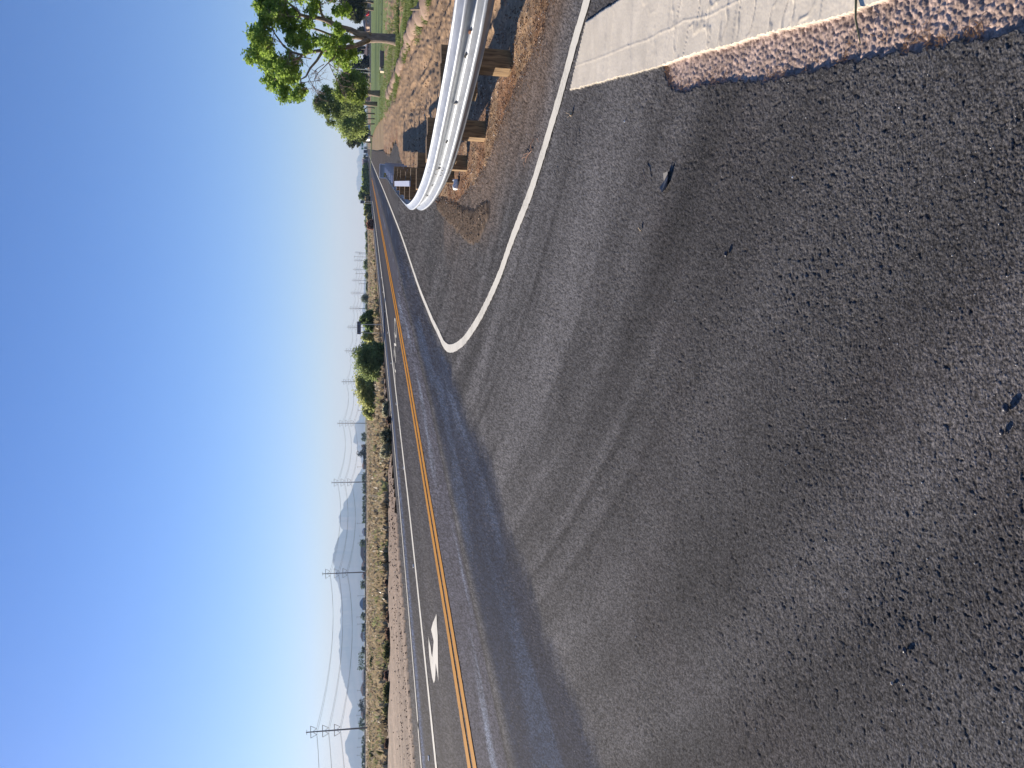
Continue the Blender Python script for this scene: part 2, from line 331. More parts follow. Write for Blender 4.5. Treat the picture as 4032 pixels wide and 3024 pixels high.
# dirt: clods, ruts along the track, windrow at the asphalt edge
dr = X-xat(RIGHTE, Y)
Zd = .004 + .030*(fbm(X*1.1, Y*1.1, 150)-.5) + .040*(fbm(X*8, Y*8, 151, 5)-.5) + .018*np.clip(dr, 0, 1)
rut = (1-2*np.abs(vn((X*.968-Y*.25)*3.6+.5*fbm(X*.8, Y*.5, 156), Y*.22, 152)*2-1))*(.5+fbm(X*.7, Y*.4, 157))
clod, _ = worley(X*3.2, Y*3.2, 153); ck = sstep(.40, .60, fbm(X*.45, Y*.3, 154))*(dr > .9)
Zd = Zd + .036*rut*sstep(.6, 1.6, dr) + .035*clod*ck*np.clip(Y/14, 0, 1)
ld_ = xat(LEFTE, Y)-X
Zd = np.where(ld_ > 0, .02 + .06*sstep(0, 2.5, ld_) + .05*(fbm(X*.9, Y*.5, 155)-.5) + .03*np.sin(ld_*3.1), Zd)
SEAMB = np.array([G(*p) for p in [(2262, 263), (2330, 240), (2400, 215), (2480, 180), (2560, 155), (2610, 128), (2640, 117), (2700, 82), (2790, 66), (2880, 22), (2960, -20)]])
for i in range(len(SEAMB)-1):
    A_ = SEAMB[i]; D_ = SEAMB[i+1]-A_; L2 = (D_**2).sum(); t_ = np.clip(((X-A_[0])*D_[0]+(Y-A_[1])*D_[1])/L2, 0, 1)
    dd = np.hypot(X-A_[0]-t_*D_[0]+.006*(vn(X*50, Y*50, 190)-.5), Y-A_[1]-t_*D_[1]); Zb = Zb + .0017*np.exp(-(dd/.005)**2)*isbar
Zd = Zd + .030*(vn(X*17, Y*5, 180)-.5)*sstep(.4, 1.2, dr)*(Y < 40)
Z = np.where(isroad, Za, Zd); Z = np.where(ispink & (Y < 4.9), Zp, Z); Z = np.where(isbar, Zb, Z)
KIND = np.where(isbar, 2, np.where(ispink & (Y < 4.9), 1, np.where(isroad, 0, 3)))
V = np.stack([X, Y, Z], -1).reshape(-1, 3)
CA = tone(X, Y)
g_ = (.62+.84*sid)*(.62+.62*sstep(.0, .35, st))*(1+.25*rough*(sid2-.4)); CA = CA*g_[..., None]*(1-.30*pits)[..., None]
pk = sstep(.93, .97, sid)*rough; CA = CA*(1-.5*pk[..., None]) + np.array([.15, .13, .12])*.5*pk[..., None]
CP = np.array([.44, .33, .27])*(.55+.6*sidp)[..., None]*(.75+.5*fbm(X*3, Y*3, 160))[..., None]
CP = CP*(1 - .35*sstep(.6, .8, fbm(X*4, Y*2, 161)))[..., None]
CB = np.array([.72, .635, .49])*(.90+.16*fbm(X*8, Y*8, 162))[..., None]
CB = CB*(1-.16*crease[..., None])*(1-.10*sstep(.55, .75, fbm(X*3+9, Y*7, 163)))[..., None]
dn = fbm(X*.7, Y*.7, 170); CD = np.array([.34, .228, .135])*(.78+.45*dn)[..., None]
CD = CD*(1 - .30*sstep(.5, .75, fbm(X*2.2, Y*2.2, 171)))[..., None]
redm = (sstep(1.5, .0, dr)*sstep(.4, .6, fbm(X*1.3, Y*1.3, 172))*(dr > -.2))[..., None]; CD = CD*(1-redm*.65) + np.array([.24, .115, .06])*redm*.65
lf = (ld_ > 0)[..., None]; CD = np.where(lf, np.array([.29, .205, .140])*(.55+.9*fbm((X-Y*.33)*1.6, Y*.12, 173))[..., None], CD)
C = np.where((KIND == 3)[..., None], CD, CA); C = np.where((KIND == 1)[..., None], CP, C); C = np.where((KIND == 2)[..., None], CB, C)
C = C.reshape(-1, 3)
I = np.arange(NR*NA).reshape(NR, NA)
Q = np.stack([I[:-1, :-1], I[:-1, 1:], I[1:, 1:], I[1:, :-1]], -1)
KF = KIND[:-1, :-1]; YF = Y[:-1, :-1]
def part(name, k, mat, ymax=1e9):
    q = Q[(KF == k) & (YF < ymax)].reshape(-1, 4); uq, inv = np.unique(q, return_inverse=True)
    return struct(npmesh(name, V[uq], inv.reshape(-1, 4), mat, None, C[uq], True))
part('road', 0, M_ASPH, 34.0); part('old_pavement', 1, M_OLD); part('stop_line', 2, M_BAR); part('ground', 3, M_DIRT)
# far sheets
def ribbon_sheet(name, L, Rr, ys, ncol, z, mat, cf):
    xs = []; Vv = []
    for y in ys:
        a = float(xat(L, y)); b = float(xat(Rr, y))
        for k in range(ncol): Vv.append((a+(b-a)*k/(ncol-1), y, z))
    Vv = np.array(Vv); n = len(ys); I2 = np.arange(n*ncol).reshape(n, ncol)
    q = np.stack([I2[:-1, :-1], I2[:-1, 1:], I2[1:, 1:], I2[1:, :-1]], -1).reshape(-1, 4)
    return struct(npmesh(name, Vv, q, mat, None, cf(Vv[:, 0], Vv[:, 1]), True))
ys = np.concatenate([np.linspace(33.0, 80, 120), np.geomspace(81, 960, 160)])
ribbon_sheet('road', LEFTE, RIGHTE, ys, 120, -.004, M_ASPH, tone)
# side street behind and beside the camera
sd = np.array([(-60., -40.), (60., -40.), (60., 1.27), (-60., 1.27)])
struct(npmesh('side_street', [(x, y, -.006) for x, y in sd], [(0, 1, 2, 3)], M_ASPH, None, np.tile([.06, .056, .055], (4, 1))))
for s_ in (-1, 1):
    t_ = math.tan(R(33.5))
    pts = [(s_*t_*1.27, 1.27), (s_*60, 1.27), (s_*60, 4.6 if s_ > 0 else 12.0), (s_*t_*(4.6 if s_ > 0 else 12.0), 4.6 if s_ > 0 else 12.0)]
    if s_ < 0: pts = pts[::-1]
    struct(npmesh('side_street', [(x, y, -.006) for x, y in pts], [(0, 1, 2, 3)], M_ASPH, None, np.tile([.06, .056, .055], (4, 1))))
# the plain out to the horizon
rg = np.concatenate([[0, 20, 40, 58], np.geomspace(64, 26000, 90)]); ag = np.linspace(0, 2*math.pi, 181)
RG, AG = np.meshgrid(rg, ag, indexing='ij'); XG = RG*np.sin(AG); YG = RG*np.cos(AG)
ZG = np.full(XG.shape, -.06) 
nn = fbm(XG/38, YG/90, 200, 4)
CG = np.array([.30, .215, .125])*(.75+.5*nn)[..., None]
farm = sstep(500, 700, RG)[..., None]; CG = CG*(1-farm) + np.array([.17, .17, .10])*farm
IG = np.arange(XG.size).reshape(XG.shape); qg = np.stack([IG[:-1, :-1], IG[1:, :-1], IG[1:, 1:], IG[:-1, 1:]], -1).reshape(-1, 4)
struct(npmesh('ground', np.stack([XG, YG, ZG], -1), qg, M_FAR, None, CG.reshape(-1, 3), True))
# lawn beyond the rock border
LAWN_E = [(1720, -80), (1696, 22), (1659, 72), (1641, 108), (1627, 137), (1616, 166), (1602, 202), (1591, 246), (1576, 285), (1575, 310), (1562, 362), (1533, 434), (1497, 477), (1479, 506), (1464, 542)]
le = [G(*p) for p in LAWN_E]; lx = [p[0] for p in le]; ly = [p[1] for p in le]
Vl = []; ysl = np.geomspace(ly[0], 232, 150); ncol = 90
for y in ysl:
    x0 = np.interp(y, ly, lx) + .5*(vn(np.array([y*1.7]), np.array([3.]), 9)[0]-.5)*min(1, y/30); x1 = y*.75+6
    for k in range(ncol): Vl.append((x0+(x1-x0)*(k/(ncol-1))**1.6, y, 0))
Vl = np.array(Vl); xx, yy = Vl[:, 0], Vl[:, 1]
Vl[:, 2] = .045 + .03*(fbm(xx*1.5, yy*1.5, 210)-.5)
cl = np.array([.19, .225, .07])*(.8+.4*fbm(xx*.3, yy*.12, 211))[:, None]
def lmix(col, k):
    global cl; kk = np.clip(k, 0, 1)[:, None]; cl = cl*(1-kk)+np.array(col)*kk
yw = yy + 1.2*(fbm(xx*.15, yy*.4, 212)-.5)
lmix((.20, .150, .085), .85*np.exp(-((yw-41)/4.2)**2)); lmix((.20, .155, .085), .6*np.exp(-((yw-26)/1.6)**2)*(fbm(xx*.4, yy*.4, 213)))
lmix((.21, .20, .10), .45*sstep(34, 16, yy)); lmix((.24, .25, .10), .7*np.exp(-((yw-50)/2.0)**2)); lmix((.13, .19, .06), .6*sstep(60, 75, yy))
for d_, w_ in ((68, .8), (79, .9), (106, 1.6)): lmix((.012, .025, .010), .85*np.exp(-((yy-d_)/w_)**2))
lmix((.26, .22, .10), .8*np.exp(-((yy-232)/12)**2))
Il = np.arange(len(Vl)).reshape(len(ysl), ncol); ql = np.stack([Il[:-1, :-1], Il[:-1, 1:], Il[1:, 1:], Il[1:, :-1]], -1).reshape(-1, 4)
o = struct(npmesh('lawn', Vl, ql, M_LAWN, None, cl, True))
# ------------------------------------------------------------------ road markings
def resample(pts, step):
    P = np.array(pts, float); P = np.vstack([2*P[0]-P[1], P, 2*P[-1]-P[-2]]); out_ = []
    for i in range(1, len(P)-2):
        L = np.linalg.norm(P[i+1]-P[i]); n = max(1, int(L/step))
        for t in np.arange(n)/n:
            out_.append(.5*((2*P[i]) + (-P[i-1]+P[i+1])*t + (2*P[i-1]-5*P[i]+4*P[i+1]-P[i+2])*t*t + (-P[i-1]+3*P[i]-3*P[i+1]+P[i+2])*t**3))
    out_.append(P[-2]); return np.array(out_)
def marking(name, pts, width, mat, z=.008, step=.04, rag=.006):
    P = resample(pts, step); T = np.gradient(P, axis=0); T /= np.linalg.norm(T, axis=1)[:, None]; N = np.stack([T[:, 1], -T[:, 0]], 1)
    w_ = width if np.ndim(width) else np.full(len(P), width)
    k = np.arange(len(P)); jl = rag*(hsh(k*1., k*0., 5)-.5)*2; jr = rag*(hsh(k*1., k*0., 6)-.5)*2
    L = P - N*(w_/2+jl)[:, None]; Rr = P + N*(w_/2+jr)[:, None]; n = len(P)
    v = np.zeros((n*2, 3)); v[0::2, :2] = L; v[1::2, :2] = Rr; v[:, 2] = z
    i = np.arange(n-1)*2; f = np.stack([i, i+1, i+3, i+2], 1)
    return struct(npmesh(name, v, f, mat))
def offs(poly, d): return [(x+d, y) for x, y in poly]
marking('edge_line', CURVE[::-1][::-1]+NEARW, .135, M_WHITE)
far_pts = [NEARW[-1], (NEARW[-1][0]+.3*200, NEARW[-1][1]+200), (NEARW[-1][0]+.3*700, NEARW[-1][1]+700)]
marking('edge_line', far_pts, .17, M_WHITE, step=4)
def mult(name, poly, wd, mat, z=.009, d=0.0, ylim=960):
    P = [(x+d, y) for x, y in poly if y <= ylim]
    near = [p for p in P if p[1] < 100]; marking(name, near, wd, mat, z, .15, .008)
    marking(name, [near[-1]]+[p for p in P if p[1] >= 100], wd, mat, z, 6, 0)
mult('center_line', YELLOW, .25, M_YEL); mult('center_line', YELLOW, .25, M_YEL, d=-.43)
mult('lane_line', FARW, .29, M_WHITE); mult('edge_line', EDGEW, .20, M_WHITE)
ARROW = [(1720.3, 2417), (1721.6, 2457), (1725, 2502), (1726, 2583), (1728.4, 2683), (1722, 2640), (1717, 2611), (1716.5, 2650), (1714.8, 2678), (1710, 2690), (1703.5, 2669), (1697, 2625), (1692, 2583), (1689.5, 2545), (1689, 2507), (1692, 2525), (1697, 2547), (1700, 2572), (1703.5, 2588), (1706.5, 2560), (1709.4, 2525), (1704, 2500), (1699, 2479), (1706, 2452)]
ap = [G(*p) for p in ARROW]
import bmesh
bm = bmesh.new(); vs = [bm.verts.new((x, y, .009)) for x, y in ap]; f_ = bm.faces.new(vs); bmesh.ops.triangulate(bm, faces=[f_])
me = bpy.data.meshes.new('turn_arrow'); bm.to_mesh(me); bm.free(); me.materials.append(M_WHITE); struct(link(bpy.data.objects.new('turn_arrow', me)))
tc_ = bpy.data.curves.new('word_text', 'FONT'); tc_.body = 'ONLY'; tc_.align_x = 'CENTER'; tc_.align_y = 'CENTER'; tc_.offset = -.004
to = bpy.data.objects.new('word_text', tc_); COL.objects.link(to); bpy.context.view_layer.update()
dg = bpy.context.evaluated_depsgraph_get(); tme = bpy.data.meshes.new_from_object(to.evaluated_get(dg)); bpy.data.objects.remove(to)
tv = np.zeros(len(tme.vertices)*3); tme.vertices.foreach_get('co', tv); tv = tv.reshape(-1, 3)
ex = tv[:, 0].max()-tv[:, 0].min(); ey = tv[:, 1].max()-tv[:, 1].min()
ax = np.array([-.955, .297]); ay = np.array([-.297, -.955]); P_ = np.array([1.75, 36.9]) + (tv[:, 0:1]/ex*2.7)*ax + (tv[:, 1:2]/ey*2.6)*ay
tme.vertices.foreach_set('co', np.column_stack([P_, np.full(len(P_), .010)]).ravel()); tme.materials.clear(); tme.materials.append(M_WHITE); tme.update()
struct(link(bpy.data.objects.new('word_marking', tme)))
# ------------------------------------------------------------------ guardrail
RAILP = [(6.2, 3.1), (5.0, 3.75), (4.1, 4.5), (3.45, 5.3), (3.05, 6.03), (2.87, 6.55), (2.76, 7.05), (2.66, 7.6), (2.575, 8.25), (2.53, 9.0), (2.57, 10.0), (2.70, 11.3), (2.99, 12.95), (3.42, 14.6), (4.09, 16.9), (5.49, 21.56), (7.2, 27.2), (8.1, 30.1)]
RP = resample(RAILP, .07); RT = np.gradient(RP, axis=0); RT /= np.linalg.norm(RT, axis=1)[:, None]; RN = np.stack([RT[:, 1], -RT[:, 0]], 1)  # RN: away from the traffic
RS = np.concatenate([[0], np.cumsum(np.linalg.norm(np.diff(RP, axis=0), axis=1))])
def rail_at(y):
    i = int(np.argmin(np.abs(RP[:, 1]-y))); return RP[i], RT[i], RN[i]
rail = thing('guardrail', (2.53, 9.0, 0), 'galvanised steel guardrail on timber posts curving round the corner', 'guardrail')
inv = Vector((2.53, 9.0, 0))
def local(vs): return [Vector(v)-inv for v in vs]
ZT = .715; HR = .315
prof = [(0.0, .002), (.014, .0), (.020, -.003), (.060, -.072), (.064, -.079), (.070, -.082), (.088, -.082), (.094, -.079), (.098, -.072), (.132, -.010), (.138, -.005), (.145, -.003),
        (.170, -.003), (.177, -.005), (.183, -.010), (.217, -.072), (.221, -.079), (.227, -.082), (.245, -.082), (.251, -.079), (.255, -.072), (.295, -.003), (.301, 0.0), (HR, .002)]
np_ = len(prof); vv = []; 
for t_off in (0, .004):
    for i in range(len(RP)):
        for dz, dn_ in prof:
            p = RP[i] + RN[i]*(dn_+t_off); vv.append((p[0]-inv.x, p[1]-inv.y, ZT-dz + .004*math.sin(RS[i]*1.3)))
n1 = len(RP)*np_; ff = []
for i in range(len(RP)-1):
    for k in range(np_-1):
        a = i*np_+k; ff.append((a, a+1, a+1+np_, a+np_)); ff.append((n1+a, n1+a+np_, n1+a+1+np_, n1+a+1))
    for k in (0, np_-1):
        a = i*np_+k; ff.append((a, a+np_, n1+a+np_, n1+a) if k == 0 else (a, n1+a, n1+a+np_, a+np_))
beam = npmesh('rail_beam', vv, ff, M_GALV, rail, None, False)
# bolt slots, bolts and splice bolts on the face of the beam
def disc(mb, c, n, r, t=.006, stretch=1.0, k=8, tang=None):
    n = Vector(n).normalized(); a = Vector(tang) if tang is not None else Vector((0, 0, 1)).cross(n); a.normalize(); b = n.cross(a); c = Vector(c)
    V_ = [c + (a*math.cos(2*math.pi*q/k)*stretch + b*math.sin(2*math.pi*q/k))*r for q in range(k)] + [c + n*t + (a*math.cos(2*math.pi*q/k)*stretch + b*math.sin(2*math.pi*q/k))*r*.8 for q in range(k)]
    mb.add(V_, [tuple(range(k, 2*k))] + [(q, (q+1) % k, k+(q+1) % k, k+q) for q in range(k)])
post_y = [5.15, 7.32, 9.02, 10.72, 12.45, 14.2, 16.0, 17.8, 19.55]
steel_y = [21.3, 23.2, 25.1, 27.0, 28.9]
for y in [4.3, 6.35, 6.6, 8.15, 9.9]:
    p, t, n = rail_at(y); c = Vector((p[0]+n[0]*-.014, p[1]+n[1]*-.014, ZT-.158))-inv
    mb = MB(); disc(mb, c, (-n[0], -n[1], 0), .013, .003, 2.0); mb.build('bolt_slot', M_RUST if y == 6.35 else M_HOLE, rail)
for y in post_y[1:6]:
    p, t, n = rail_at(y); c = Vector((p[0]+n[0]*-.010, p[1]+n[1]*-.010, ZT-.158))-inv
    mb = MB(); disc(mb, c, (-n[0], -n[1], 0), .019, .012); mb.build('post_bolt', M_BOLT, rail)
for y in (9.05, 9.27):
    p, t, n = rail_at(y-.12)
    for dz, off in ((.045, -.02), (.128, -.035), (.190, -.045), (.272, -.022)):
        c = Vector((p[0]+n[0]*(off-.012), p[1]+n[1]*(off-.012), ZT-dz))-inv
        mb = MB(); disc(mb, c, (-n[0], -n[1], 0), .014, .008); mb.build('splice_bolt', M_BOLT, rail)
def wood_post(y, skew=0.0):
    p, t, n = rail_at(y); rz = math.atan2(n[1], n[0])
    jz = random.uniform(-.008, .008); cx, cy = p[0]+n[0]*.455-inv.x, p[1]+n[1]*.455-inv.y
    mb = MB(); mb.box((0, 0, .35+jz-.15), (.20, .15, .70+.30), 0, .004); po = mb.build('post', M_WOOD, rail); po.location = (cx, cy, 0); po.rotation_euler = (0, 0, rz+skew)
    mb = MB(); mb.box((-.245, 0, .535+jz), (.286, .148, .355), 0, .004); bl = mb.build('block', M_WOOD, po)
    mb = MB(); mb.tube([(.09, 0, .56), (.125, 0, .56)], .012, 6); mb.build('bolt', M_BOLT, po)
    return po
for i, y in enumerate(post_y): wood_post(y, random.uniform(-.03, .03))
for y in steel_y:
    p, t, n = rail_at(y); rz = math.atan2(n[1], n[0]); cx, cy = p[0]+n[0]*.36-inv.x, p[1]+n[1]*.36-inv.y
    mb = MB(); mb.box((-.075, 0, .27), (.006, .10, .86)); mb.box((.075, 0, .27), (.006, .10, .86)); mb.box((0, 0, .27), (.144, .005, .86))
    po = mb.build('steel_post', M_POST, rail); po.location = (cx, cy, 0); po.rotation_euler = (0, 0, rz)
    mb = MB(); mb.box((-.18, 0, .54), (.19, .13, .34), 0, .006); mb.build('block', M_REFL, po)
wb = [G(1553, 713, .735), G(1611, 712, .735), G(1611, 734, .735), G(1553, 733, .735)]; wc = (sum(p[0] for p in wb)/4, sum(p[1] for p in wb)/4)
ob = MB().prism([(p[0]-wc[0], p[1]-wc[1]) for p in wb], 0, .018).build('white_board', M_REFL); ob.location = (wc[0], wc[1], .716); tag(ob, 'long white board lying on top of the timber guardrail blocks', 'board')
p, t, n = rail_at(30.1); rz = math.atan2(n[1], n[0])
mb = MB(); mb.box((0, 0, .60), (.52, .06, .56), 0, .01); et = mb.build('end_terminal', M_POST, rail); et.location = (p[0]+n[0]*.1-inv.x, p[1]+n[1]*.1-inv.y, 0); et.rotation_euler = (0, 0, rz)
mb = MB()
for s_ in (-1, 1): mb.box((s_*.25, -.10, .60), (.03, .16, .56))
mb.box((0, -.10, .87), (.49, .15, .03)); mb.box((0, -.10, .335), (.49, .15, .03)); mb.build('frame', M_REFL, et)
mb = MB(); mb.box((-.15, -.035, .60), (.16, .008, .24)); mb.build('yellow_sheeting', M_YREFL, et)
mb = MB(); mb.tube([(0, -.2, .52), (.1, -2.4, .08)], .016, 6); mb.build('anchor_cable', M_GALV, et)
# ------------------------------------------------------------------ foliage
def leaves(cl, n, size, c0, c1, seed, flat=.8, droop=0.0, aspect=1.7, sub=0):
    """cl: (x, y, z, rx, ry, rz) clumps; returns verts, faces, colours; leaf-sized faces in sub-clusters"""
    r = np.random.default_rng(seed); cl = np.array(cl, float); wt = (cl[:, 3]*cl[:, 5]); wt = wt/wt.sum()
    if sub:
        n = int(n*(1 if n == 35000 else 1.0)); size = size*(1 if n == 35000 else .72)
        sidx = r.choice(len(cl), sub, p=wt); d = r.normal(size=(sub, 3)); d /= np.linalg.norm(d, axis=1)[:, None]; d *= (r.random(sub)**.45)[:, None]
        sc_c = cl[sidx, :3]+d*cl[sidx, 3:6]; idx = r.integers(0, sub, n); rad = (cl[sidx, 3:6].mean(axis=1))*.27
        d = r.normal(size=(n, 3))*.75; c = sc_c[idx]+d*rad[idx][:, None]; shade = r.random(sub)[idx]
    else:
        idx = r.choice(len(cl), n, p=wt); d = r.normal(size=(n, 3)); d /= np.linalg.norm(d, axis=1)[:, None]; d *= (r.random(n)**.5)[:, None]
        c = cl[idx, :3]+d*cl[idx, 3:6]; shade = r.random(n)
    a = r.normal(size=(n, 3)); a[:, 2] = a[:, 2]*.6-droop; a /= np.linalg.norm(a, axis=1)[:, None]
    b = r.normal(size=(n, 3)); b -= a*(a*b).sum(1)[:, None]; b /= np.linalg.norm(b, axis=1)[:, None]
    s = size*(.6+.8*r.random(n))[:, None]; a = a*s*.5*aspect; b = b*s*.5
    v = np.stack([c-a, c-b*.9, c+a, c+b*.9], 1).reshape(-1, 3); f = np.arange(n*4).reshape(n, 4)
    t = np.clip(.55*shade+.45*r.random(n), 0, 1)[:, None]; co = np.array(c0)*(1-t)+np.array(c1)*t
    v[:, 2] = np.maximum(v[:, 2], .0) if v[:, 2].min() > -.3 else v[:, 2]
    return v, f, np.repeat(co, 4, axis=0)
# --- big cottonwood
TY = 33.6; B0 = AT(1573, 163, TY); B0.z = 0
big = thing('cottonwood_tree', B0, 'tall forked cottonwood with bright green leaves and bare dead twigs on the lawn', 'tree')
def bt(zx, zy, dy=0): p = AT(900+zx/2.765, zy/2.765, TY+dy); return p - B0
trunk = MB()
def br(pts, rad, n=8): trunk.tube([p+Vector((random.uniform(-.02, .02), random.uniform(-.05, .05), 0)) for p in pts], rad, n, True)
b_ = bt(1862, 452); b_.z = -.1
br([b_, bt(1800, 440), bt(1720, 425), bt(1640, 415), bt(1560, 408), bt(1500, 400)], [.30, .23, .20, .19, .20, .22], 12)
br([bt(1545, 400), bt(1470, 385), bt(1420, 370), bt(1330, 330), bt(1240, 300), bt(1140, 262), bt(1050, 215), bt(960, 190), bt(880, 188), bt(780, 165), bt(740, 110), bt(650, 30), bt(560, -60)], [.18, .15, .14, .13, .12, .11, .10, .09, .08, .07, .06, .045, .03])
br([bt(1060, 225), bt(1010, 150), bt(990, 60), bt(940, -40)], [.07, .06, .05, .03])
br([bt(1530, 430), bt(1450, 470, -.3), bt(1380, 495, -.5), bt(1310, 505, -.6), bt(1200, 520, -.6), bt(1110, 530, -.5), bt(1020, 545, -.5), bt(900, 560, -.4), bt(800, 600, -.3), bt(690, 560, -.2), bt(600, 500), bt(500, 360), bt(470, 280)], [.12, .11, .10, .10, .09, .085, .08, .07, .055, .05, .04, .03, .02])
br([bt(1020, 560, -.5), bt(960, 660, -.6), bt(890, 740, -.7), bt(840, 830, -.7), bt(790, 870, -.6), bt(770, 990, -.5)], [.06, .05, .045, .035, .025, .015])
br([bt(1500, 415), bt(1400, 412, .4), bt(1310, 405, .7), bt(1150, 395, .9), bt(1020, 345, 1), bt(930, 310, 1), bt(760, 290, .8), bt(640, 240, .6)], [.10, .085, .07, .06, .05, .045, .03, .02])
br([bt(1200, 520, -.6), bt(1170, 600, -1), bt(1130, 640, -1.1), bt(1090, 680, -1.2)], [.05, .04, .03, .025])
br([bt(960, 190), bt(780, 165), bt(700, 300), bt(580, 330)], [.05, .04, .025, .015])
br([bt(800, 600, -.3), bt(640, 700, -.4), bt(560, 800, -.4), bt(500, 880, -.3)], [.04, .03, .02, .012])
trunk.build('trunk', M_BARK, big, True)
tw = MB()
def twig(p, d, L, r, depth):
    q = p; pts = [p]
    for k in range(3):
        d = (d + Vector((random.gauss(0, .16), random.gauss(0, .16), random.gauss(0, .12)-.03))).normalized(); q = q + d*L/3; pts.append(q)
        if depth > 0 and k > 0:
            for _ in range(2): twig(q, (d+Vector((random.gauss(0, .6), random.gauss(0, .6), random.gauss(0, .6)))).normalized(), L*.55, r*.6, depth-1)
    tw.tube(pts, [r, r*.8, r*.6, r*.35], 4, False)
for a, bb in (((1090, 680), (930, 930)), ((1090, 680), (1170, 900)), ((1090, 690), (1200, 800)), ((860, 800), (900, 960)), ((780, 900), (900, 900)), ((900, 640), (760, 600)), ((760, 110), (700, 40)),
              ((1000, 60), (1150, 0)), ((1000, 60), (1040, -90)), ((620, 500), (480, 420)), ((700, 560), (650, 640)), ((500, 330), (470, 440)), ((1040, 700), (960, 760)), ((800, 200), (600, 170))):
    p = bt(*a, -1.0); q = bt(*bb, -1.0); twig(p, (q-p).normalized(), (q-p).length*1.1, .022, 3)
tw.build('dead_twigs', M_DEADTWIG, big)
CLU = [(330, 60, 55), (430, 130, 70), (560, 180, 75), (400, 250, 65), (320, 380, 75), (380, 480, 85), (270, 620, 60), (420, 650, 80), (520, 740, 95), (450, 870, 65), (620, 780, 80), (560, 930, 65), (690, 850, 75),
       (620, 1030, 60), (730, 1040, 55), (800, 980, 50), (680, 300, 70), (790, 290, 50), (860, 240, 45), (600, 100, 55), (900, 130, 50), (700, 450, 50), (800, 430, 60), (860, 520, 50), (960, 440, 45), (1080, 480, 70),
       (1140, 560, 80), (1210, 640, 70), (1265, 700, 50), (1330, 600, 65), (1290, 450, 45), (1200, 420, 55), (1100, 230, 40), (1190, 320, 45), (1260, 110, 55), (1160, 130, 35), (950, 50, 60), (490, 60, 75), (660, 620, 45), (740, 690, 50),
       (400, -80, 90), (600, -100, 95), (800, -100, 90), (500, -250, 80), (700, -300, 90), (950, -150, 80), (1100, -80, 60), (330, 520, 60), (700, 170, 60)]
cl_ = []
for zx, zy, r_ in CLU:
    p = bt(zx, zy, random.uniform(-1.3, 1.3)); q = r_/2.765*33.6/3028*1.32; cl_.append((p.x, p.y, p.z, q, q*1.25, q))
v, f, c = leaves(cl_, 35000, .080, (.11, .20, .04), (.46, .62, .13), 3, sub=2000)
npmesh('crown', v, f, M_LEAF, big, c)
def tree(name, ix, iy, Y, clus, label, n=9000, size=.16, c0=(.09, .13, .04), c1=(.34, .41, .12), scale=2.765, ox=900, oy=0, trunks=None, group=None, sub=220, cat='tree', fill=1.0):
    base = AT(ix, iy, Y); base.z = 0; o = thing(name, base, label, cat, group); cl = []
    top = 0
    for zx, zy, r_ in clus:
        q = r_/scale*Y/3028*1.1; p = AT(ox+zx/scale, oy+zy/scale, Y+random.uniform(-.5, .5)*q*2)-base; cl.append((p.x, p.y, max(p.z, q*.35), q, q*1.2, q))
    v, f, c = leaves(cl, n, size, c0, c1, hash(label) % 99991 if False else len(label)*131+n, sub=sub); npmesh('crown', v, f, M_LEAF, o, c)
    mb = MB(); cc = np.array(cl); mid = Vector(cc[:, :3].mean(0)); hw = cc[:, 3].mean()
    for (bx, rr0) in (trunks or [(0, .12)]):
        zt = max(.4, mid.z*.75); k = Vector((bx, 0, -.05)); mb.tube([k, k+Vector((bx*.1, 0, zt*.5)), Vector((bx*.8+mid.x*.4, mid.y*.5, zt))], [rr0, rr0*.75, rr0*.5], 7)
    for i in range(min(len(cl), 7)):
        mb.tube([Vector((mid.x*.4, mid.y*.5, max(.35, mid.z*.7))), (Vector(cl[i][:3])+mid)*.5, Vector(cl[i][:3])], [.05*Y/60, .03*Y/60, .015*Y/60], 5, False)
    mb.build('trunk', M_BARK, o, True)
    return o
tree('shade_tree', 1493, 369, 75, [(1350, 850, 90), (1250, 890, 80), (1400, 920, 100), (1300, 990, 100), (1440, 990, 60), (1470, 900, 40), (1210, 1010, 60), (1420, 1080, 50)], 'dense green tree with a thick leaning trunk beyond the rock border', 15000, .15, (.12, .18, .04), (.46, .55, .13), trunks=[(0, .34)], sub=300)
tree('shade_tree', 1486, 410, 96, [(1060, 990, 60), (1030, 1150, 75), (1100, 1080, 80), (1000, 1090, 55), (1060, 1230, 45), (1120, 1340, 40), (1230, 1130, 100), (1330, 1160, 95), (1190, 1220, 70), (1420, 1160, 50)], 'tallest of the roadside lawn trees, with a pale straight trunk', 17000, .18, (.12, .17, .06), (.42, .50, .17), trunks=[(0, .3)], sub=330)
tree('shade_tree', 1475, 448, 125, [(1270, 1310, 90), (1340, 1380, 110), (1410, 1400, 80), (1440, 1300, 60), (1300, 1430, 70), (1450, 1220, 45)], 'wide light green tree on several thin trunks near the white trailers', 15000, .24, (.16, .22, .07), (.46, .54, .18), trunks=[(-1.6, .12), (-.8, .12), (0, .14), (.9, .12), (1.7, .13)], sub=300)
tree('eucalyptus_tree', 1455, 560, 210, [(1340, 1530, 45), (1390, 1500, 50), (1330, 1565, 35), (1430, 1520, 40), (1400, 1560, 30)], 'grey green tree standing alone behind the green road sign', 5000, .4, (.05, .06, .04), (.12, .14, .08), trunks=[(0, .3)], sub=120)
tree('broad_tree', 1452, 535, 170, [(1440, 1470, 50), (1470, 1500, 35), (1480, 1430, 40)], 'low green tree right behind the white trailers', 5000, .3, (.05, .07, .03), (.12, .15, .05), trunks=[(0, .25)], sub=120)
